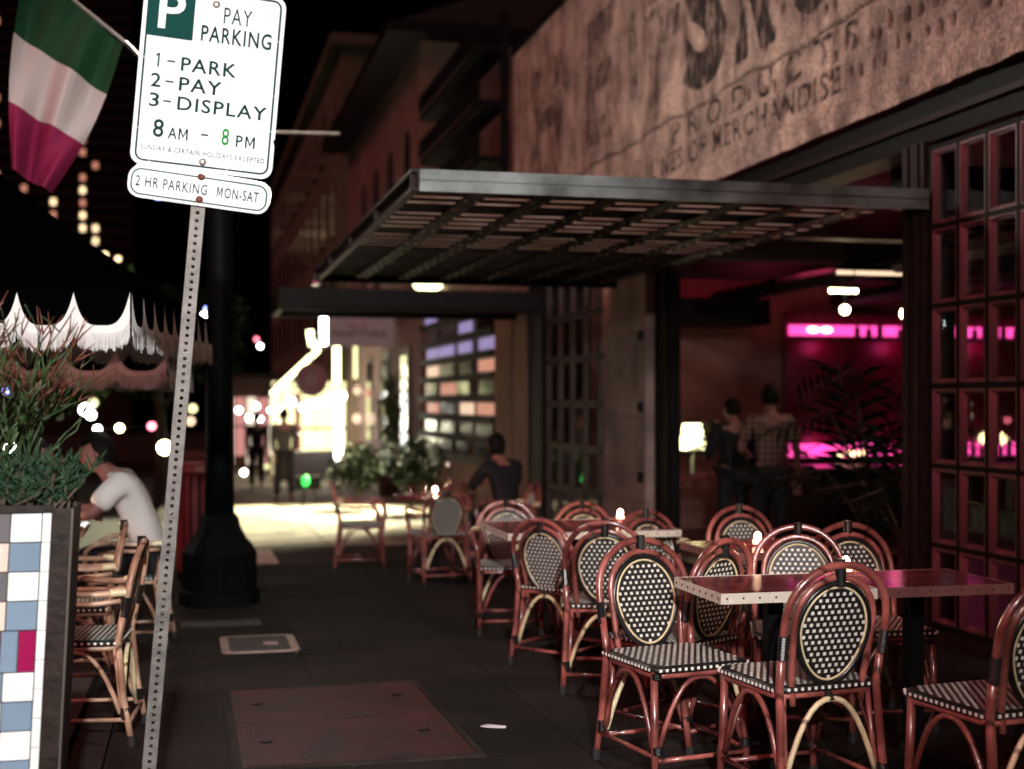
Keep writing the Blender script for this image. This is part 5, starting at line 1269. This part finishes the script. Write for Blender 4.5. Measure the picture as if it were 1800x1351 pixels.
# flood lamp on the shopfront
t = thing('flood_lamp', 'bright yellow wall lamp above the second canopy', 'lamp', (4.2, 24.3, 3.55))
b = MB().lathe([(.05, .16), (.16, .1), (.34, -.1), (.33, -.12)], 18); b.build('shade', 'iron_black', t, True)
MB().ball((0, -.06, -.10), .27, 14, 9, (1, 1, .5)).build('lamp_glass', 'em_yellow', t, True)
MB().tube([(0, 0, .14), (.15, 0, .25), (.28, 0, .2)], .02, 8).build('bracket', 'iron_black', t)
sd_ = bpy.data.lights.new('flood_light', 'SPOT'); sd_.energy = 15000; sd_.color = (1.0, .93, .60); sd_.spot_size = R(74); sd_.spot_blend = .5; sd_.shadow_soft_size = .2
so2 = bpy.data.objects.new('flood_light', sd_); COL.objects.link(so2); so2.parent = t; so2.location = (-.1, -.05, -.34)
so2.rotation_euler = (Vector((4.1, 24.2, 3.3)) - Vector((1.2, 21.8, -.45))).to_track_quat('Z', 'Y').to_euler()

def arched_window(par, o, y, zb, zt, wd, m_='win_dark', x=X_WALL):
    pts = [(y - wd / 2, zb), (y + wd / 2, zb)] + [(y + wd / 2 * math.cos(a), zt - wd / 2 + wd / 2 * math.sin(a)) for a in np.linspace(0, math.pi, 11)]
    wdw = wx(MB().prism(pts, x - .02, x + .02, 'x'), o).build('window', m_, par)
    wx(MB().box2((x - .05, y - .02, zb), (x - .021, y + .02, zt - .05)), o).build('glazing_bar', 'steel_dark', wdw)
    fr = MB(); op = [(y + (a - y) * 1.12, zb + (b_ - zb) * 1.03) for a, b_ in pts]; k = len(pts)
    fr.add([(x - .06, *p) for p in pts] + [(x - .06, *p) for p in op] + [(x - .0, *p) for p in op], [(i, (i + 1) % k, k + (i + 1) % k, k + i) for i in range(k)] + [(k + i, k + (i + 1) % k, 2 * k + (i + 1) % k, 2 * k + i) for i in range(k)])
    wx(fr, o).build('surround', 'bld_pink', wdw)
po = (X_WALL, 26.8, gz(26.8)); pb = thing('pink_building', 'reddish two storey building with deep eaves and arched upper windows', 'building', po)
wx(MB().box2((X_WALL, 26.82, -1.2), (14, 39.4, 8.5)), po).build('wall', 'bld_pink', pb)
rf = wx(MB().box2((X_WALL - .75, 26.2, 8.501), (14.4, 39.6, 8.72)), po).build('eave', 'steel_dark', pb)
wx(MB().prism([(X_WALL - .6, 8.721), (14, 8.721), (9, 10.6)], 26.3, 39.5, 'y'), po).build('roof', 'bld_dark', pb)
for y in (28.2, 30.6, 33.0, 35.4): arched_window(pb, po, y, 4.0, 7.0, .95)
for y in (28.6, 31.6, 34.4):
    d_ = wx(MB().box2((X_WALL - .03, y - .55, -1.0), (X_WALL - .002, y + .55, 2.5)), po).build('shopfront_door', 'wood_door', pb)
    wx(MB().box2((X_WALL - .06, y - .42, .4), (X_WALL - .031, y + .42, 2.3)), po).build('pane', 'win_dark', d_)
wx(MB().box2((X_WALL - .05, 26.82, 3.05), (X_WALL - .003, 39.4, 3.3)), po).build('string_course', 'bld_pink', pb)
bo_ = (X_WALL, 41, gz(41)); br = thing('tall_brown_building', 'tall dim brown building farther down the street', 'building', bo_)
wx(MB().box2((X_WALL, 41, -1.6), (16, 76, 12.0)), bo_).build('wall', 'bld_brown', br)
wx(MB().box2((X_WALL - .35, 40.7, 12.001), (16.2, 76.3, 12.3)), bo_).build('cornice', 'bld_brown', br)
for y in range(43, 75, 3):
    for z in (3.6, 6.6, 9.4):
        w_ = wx(MB().box2((X_WALL - .03, y, z), (X_WALL - .002, y + 1.2, z + 1.7)), bo_).build('window', 'win_dark', br)
        wx(MB().box2((X_WALL - .12, y - .1, z - .12), (X_WALL - .002, y + 1.3, z - .002)), bo_).build('sill', 'bld_brown', w_)
# projecting signs
t = thing('hanging_sign', 'pale rectangular projecting sign with red and dark lettering', 'sign', (3.7, 30.0, 2.55))
bd = MB().box2((-.73, -.05, 0), (.72, .05, .66)).build('board', 'signboard', t)
text_mesh('SAL E', (-.32, .38, .10, .52), -.053, 0, '', 'xz', .02).build_letters('signboard_red', bd)
text_mesh('PANETTERIA', (-.62, .20, .58, .34), -.053, 0, '', 'xz', .02).build_letters('signboard_dark', bd)
MB().tube([(-.7, 0, .70), (.85, 0, .70)], .025, 8).build('bracket', 'iron_black', t)
t2 = thing('round_hanging_sign', 'round pale hanging sign with a ring emblem above the lit awning', 'sign', (2.94, 33.6, 1.88))
b = MB().lathe([(.40, -.04), (.40, .04)], 28); b.v = [(x, z, y) for x, y, z in b.v]; b.build('disc', 'signboard', t2)
for r_ in (.34, .22): 
    rg = MB().tube([(r_ * math.cos(a), -.045, r_ * math.sin(a)) for a in np.linspace(0, 2 * math.pi, 29)[:-1]], .02, 6, True); rg.build('ring', 'signboard_red', t2)
MB().tube([(0, 0, .40), (0, 0, 1.05)], .02, 8).build('hanger', 'iron_black', t2); MB().tube([(0, 0, 1.05), (1.56, 0, 1.05)], .025, 8).build('bracket', 'iron_black', t2)
# lit café pavilion under an awning
co = (3.2, 36.0, gz(36.0)); cf = thing('lit_cafe_awning', 'blindingly lit cafe front under a sloping awning edged with light', 'awning', co)
aw = MB().add([(X_WALL, 34.0, 3.6), (1.95, 34.0, 1.50), (1.95, 39.5, 1.40), (X_WALL, 39.5, 3.5)], [(0, 1, 2, 3)]); aw.add([(X_WALL, 34.0, 3.66), (1.95, 34.0, 1.56), (1.95, 39.5, 1.46), (X_WALL, 39.5, 3.56)], [(3, 2, 1, 0)])
wx(aw, co).build('awning_cloth', 'cloth_red', cf)
wx(MB().tube([(2.0, 33.95, 1.53), (3.15, 33.95, 2.62)], .06, 8), co).build('edge_light', 'em_yellow', cf)
wx(MB().box2((2.35, 39.6, -.72), (4.45, 39.7, 1.9)), co).build('lit_window', 'em_lit_window', cf)
wx(MB().box2((3.0, 39.5, -.75), (3.16, 39.59, 1.6)), co).build('frame_post', 'bin_red', cf)
wx(MB().box2((2.3, 39.5, .55), (4.45, 39.58, .62)), co).build('frame_rail', 'bin_red', cf)
wx(MB().box2((2.2, 36.2, -.75), (3.9, 36.8, .05)), co).build('counter', 'bar_wood', cf)
for i, (x, y, z, r_) in enumerate(((2.25, 34.6, 1.15, .13), (2.55, 34.8, 1.35, .15), (2.85, 35.0, 1.2, .14), (3.2, 35.2, 1.3, .15), (3.6, 35.4, 1.4, .16), (2.4, 36, .75, .13), (2.75, 36.4, .5, .14), (3.3, 36.6, .35, .15), (3.75, 35.5, .8, .16), (3.9, 35.6, 1.5, .18))):
    gbl = wx(MB().ball((x, y, z), r_ * .6, 10, 7), co).build('lamp_globe', 'em_white', cf, True)
    wx(MB().tube([(x, y, z + r_), (x, y, min(3.5, 1.5 + (x - 1.95) * .8))], .01, 5), co).build('cord', 'iron_black', gbl)
for (x, z0, z1, m_) in ((3.66, -.1, 1.6, 'em_white'), (3.62, 1.8, 2.7, 'em_yellow'), (3.30, 2.75, 3.45, 'em_white')):
    wx(MB().tube([(x, 34.2, z0), (x, 34.2, z1)], .085, 10), co).build('neon_tube', m_, cf)
wx(MB().tube([(3.34, 34.2, 3.5), (3.62, 34.2, 3.55)], .10, 10), co).build('neon_tube', 'em_yellow', cf)
wx(MB().tube([(2.95, 34.2, 3.1), (3.0, 34.2, 2.75), (3.2, 34.2, 2.7)], .08, 10), co).build('neon_tube', 'em_yellow', cf)
for x, y, z in ((3.2, 36.5, 2.0), (2.6, 34.5, .6), (3.0, 38.5, .8)): point('cafe_light', cf, (x - co[0], y - co[1], z - co[2]), 60, (1, .94, .62), .3)
# distant kiosk added to glow beyond the pedestrians
ko = (2.2, 46.5, gz(46.5)); kk = thing('glow_backdrop', 'pinkish glowing kiosk added far down the pavement behind the pedestrians', 'backdrop', ko)
emit('em_backdrop_pink', (1.0, .42, .40), .55); emit('em_backdrop_cream', (1.0, .86, .66), 1.1)
wx(MB().box2((1.1, 46.5, gz(46.5)), (3.4, 48.0, 2.1)), ko).build('walls', 'bld_stucco', kk)
wx(MB().box2((1.0, 46.1, 2.101), (3.5, 48.1, 2.25)), ko).build('roof', 'bld_dark', kk)
for i in range(6):
    x = 1.18 + i * .37; w_ = wx(MB().box2((x, 46.46, -.75 + (.3 if i % 3 == 1 else 0)), (x + .30, 46.499, 1.5)), ko).build('window', 'em_backdrop_pink' if i % 2 else 'em_backdrop_cream', kk)
    wx(MB().box2((x - .03, 46.44, .5), (x + .33, 46.459, .56)), ko).build('glazing_bar', 'bld_dark', w_)
# wall lights
for k, (x, y, z, r_, m_) in enumerate(((4.4, 36.3, 1.65, .11, 'em_win2'), (4.4, 34.0, 1.56, .10, 'em_win'), (4.4, 33.5, .93, .13, 'em_win2'), (4.4, 36.3, .9, .14, 'em_win2'))):
    t = thing('wall_sconce', ('upper left', 'upper right', 'lower right', 'lower left')[k] + ' of four small wall lights left of the dark doors', 'lamp', (x, y, z), group='wall lights left of the dark doors')
    MB().ball((0, 0, 0), r_, 10, 7).build('globe', m_, t, True); MB().tube([(0, 0, 0), (.1, 0, 0)], .02, 6).build('bracket', 'iron_black', t)
t = thing('strip_lamp', 'thin vertical yellow strip lamp on the wall beyond the pale sign', 'lamp', (4.38, 36.6, 1.95))
MB().tube([(0, 0, 0), (0, 0, 1.0)], .06, 8).build('tube', 'em_store', t); MB().box((.075, 0, .5), (.03, .1, 1.1)).build('housing', 'iron_black', t)
# green lantern on a little stand
t = thing('green_lantern', 'small round green light on a low stand on the bright pavement', 'lantern', (2.05, 24.2, gz(24.2)))
for k in range(3):
    a = 2.1 * k; MB().tube([(.18 * math.cos(a), .18 * math.sin(a), 0), (.1 * math.cos(a), .1 * math.sin(a), .30)], .014, 6).build('leg', 'iron_black', t)
MB().box2((-.22, -.16, .30), (.22, .16, .52)).build('body', 'iron_black', t)
b = MB().ball((-.05, -.17, .45), .085, 12, 8, (.8, .5, 1.2)).build('green_lens', 'em_green', t, True)
# strings of bulbs down the street
def lights(label, pts, group=None):
    p0 = pts[0][:3]; t = thing('string_lights', label, 'lights', p0)
    MB().tube([tuple(p[i] - p0[i] for i in range(3)) for p in pts], .006, 5).build('cable', 'iron_black', t)
    for p in pts:
        MB().ball(tuple(p[i] - p0[i] for i in range(3)), p[3], 10, 7).build('bulb', p[4], t, True)
lights('cluster of white bulbs in the distance right of the lamp post', [(1.46, 40.8, 1.1, .08, 'em_white'), (1.75, 40.7, .88, .08, 'em_white'), (1.95, 40.7, 1.22, .08, 'em_white'), (2.05, 40.7, .85, .08, 'em_white'), (2.35, 40.6, 1.1, .06, 'em_white')])
lights('low white lights at the pavement edge in the distance', [(1.60, 40.7, -.72, .08, 'em_white'), (1.55, 40.7, -1.05, .08, 'em_white'), (1.9, 40.7, -1.02, .08, 'em_store'), (2.25, 40.6, -.55, .08, 'em_store'), (2.35, 40.5, -1.05, .08, 'em_white')])
lights('white and red signal lights high beside the lamp post', [(2.06, 40.6, 2.95, .06, 'em_white'), (1.96, 40.6, 3.15, .06, 'em_redb')])
lights('white and blue bulb pair beside the lamp post shaft', [(.18, 15.0, 2.26, .045, 'em_white'), (.20, 15.0, 2.33, .035, 'em_blue')])
lights('festoon bulbs under the umbrellas', [(-1.02, 14.6, 1.27, .06, 'em_white'), (-.94, 14.6, 1.34, .05, 'em_store'), (-.96, 14.5, 1.22, .05, 'em_white'), (-.90, 14.6, 1.07, .04, 'em_white'), (-.68, 14.55, 1.08, .042, 'em_warm'), (-.36, 14.5, 1.10, .045, 'em_redb'), (-.23, 14.45, .88, .075, 'em_warm'), (.03, 14.4, 1.15, .05, 'em_cream'), (.05, 14.4, 1.28, .05, 'em_store')])
lights('blue and white bulbs behind the pencil cactus', [(-1.60, 12.4, 1.55, .03, 'em_blue'), (-1.52, 12.4, 1.45, .035, 'em_blue'), (-1.48, 12.4, .95, .05, 'em_white'), (-1.40, 12.4, .88, .05, 'em_white'), (-.90, 11.5, .74, .03, 'em_warm')])
lights('warm bulbs strung above the black umbrella', [(-1.62, 22.0, 3.73, .05, 'em_tower2'), (-1.25, 22.0, 3.6, .06, 'em_tower2'), (-1.05, 22.0, 3.55, .05, 'em_tower2')])
lights('yellow green bulb right of the post, under the umbrella edge', [(-.02, 13.0, 1.78, .045, 'em_yellow'), (-.03, 13.0, 1.72, .035, 'em_yellow')])
lights('single deep blue bulb in the dark behind the sign', [(-.62, 30.0, 5.72, .08, 'em_blue')])

# pink glowing diner and pavilion across the parklet (seen between umbrellas and planter)
oo = (-13.5, 12, gz(12)); ob = thing('dark_building', 'dark building across the street behind the umbrellas', 'building', oo)
wx(MB().box2((-26, 12, -1.5), (-13.5, 60, 10)), oo).build('wall', 'bld_dark', ob)
for y in range(14, 58, 4):
    for z in (.6, 4.0): wx(MB().box2((-13.55, y, z), (-13.48, y + 1.6, z + 1.8)), oo).build('window', 'em_win' if (y + int(z)) % 12 == 2 else 'win_dark', ob)
# distant tower
to = (-45, 360, gz(360)); tw = thing('high_rise_tower', 'distant dark high rise with columns of lit windows at the upper left', 'building', to)
wx(MB().box2((-75, 362, -20), (-14, 400, 150)), to).build('wall', 'bld_dark', tw)
r2 = random.Random(77)
cols = {-46.5: .35, -33.0: .92, -25.9: .85, -22.8: .2, -40: .12, -50.5: .5}
for xc, pr in cols.items():
    for k in range(34):
        z = 38 + k * 3.2
        p_ = pr * (1.0 if z < 85 else .25)
        if r2.random() < p_:
            m_ = 'em_tower2' if z < 56 and r2.random() < .6 else 'em_tower'
            wx(MB().box2((xc - .55, 361.8, z), (xc + .55, 361.99, z + 1.5)), to).build('window', m_, tw)
for k in range(0, 40): wx(MB().box2((-74, 360.8, 34 + k * 3.2), (-15, 361.9, 34.35 + k * 3.2)), to).build('balcony_slab', 'bld_dark', tw)
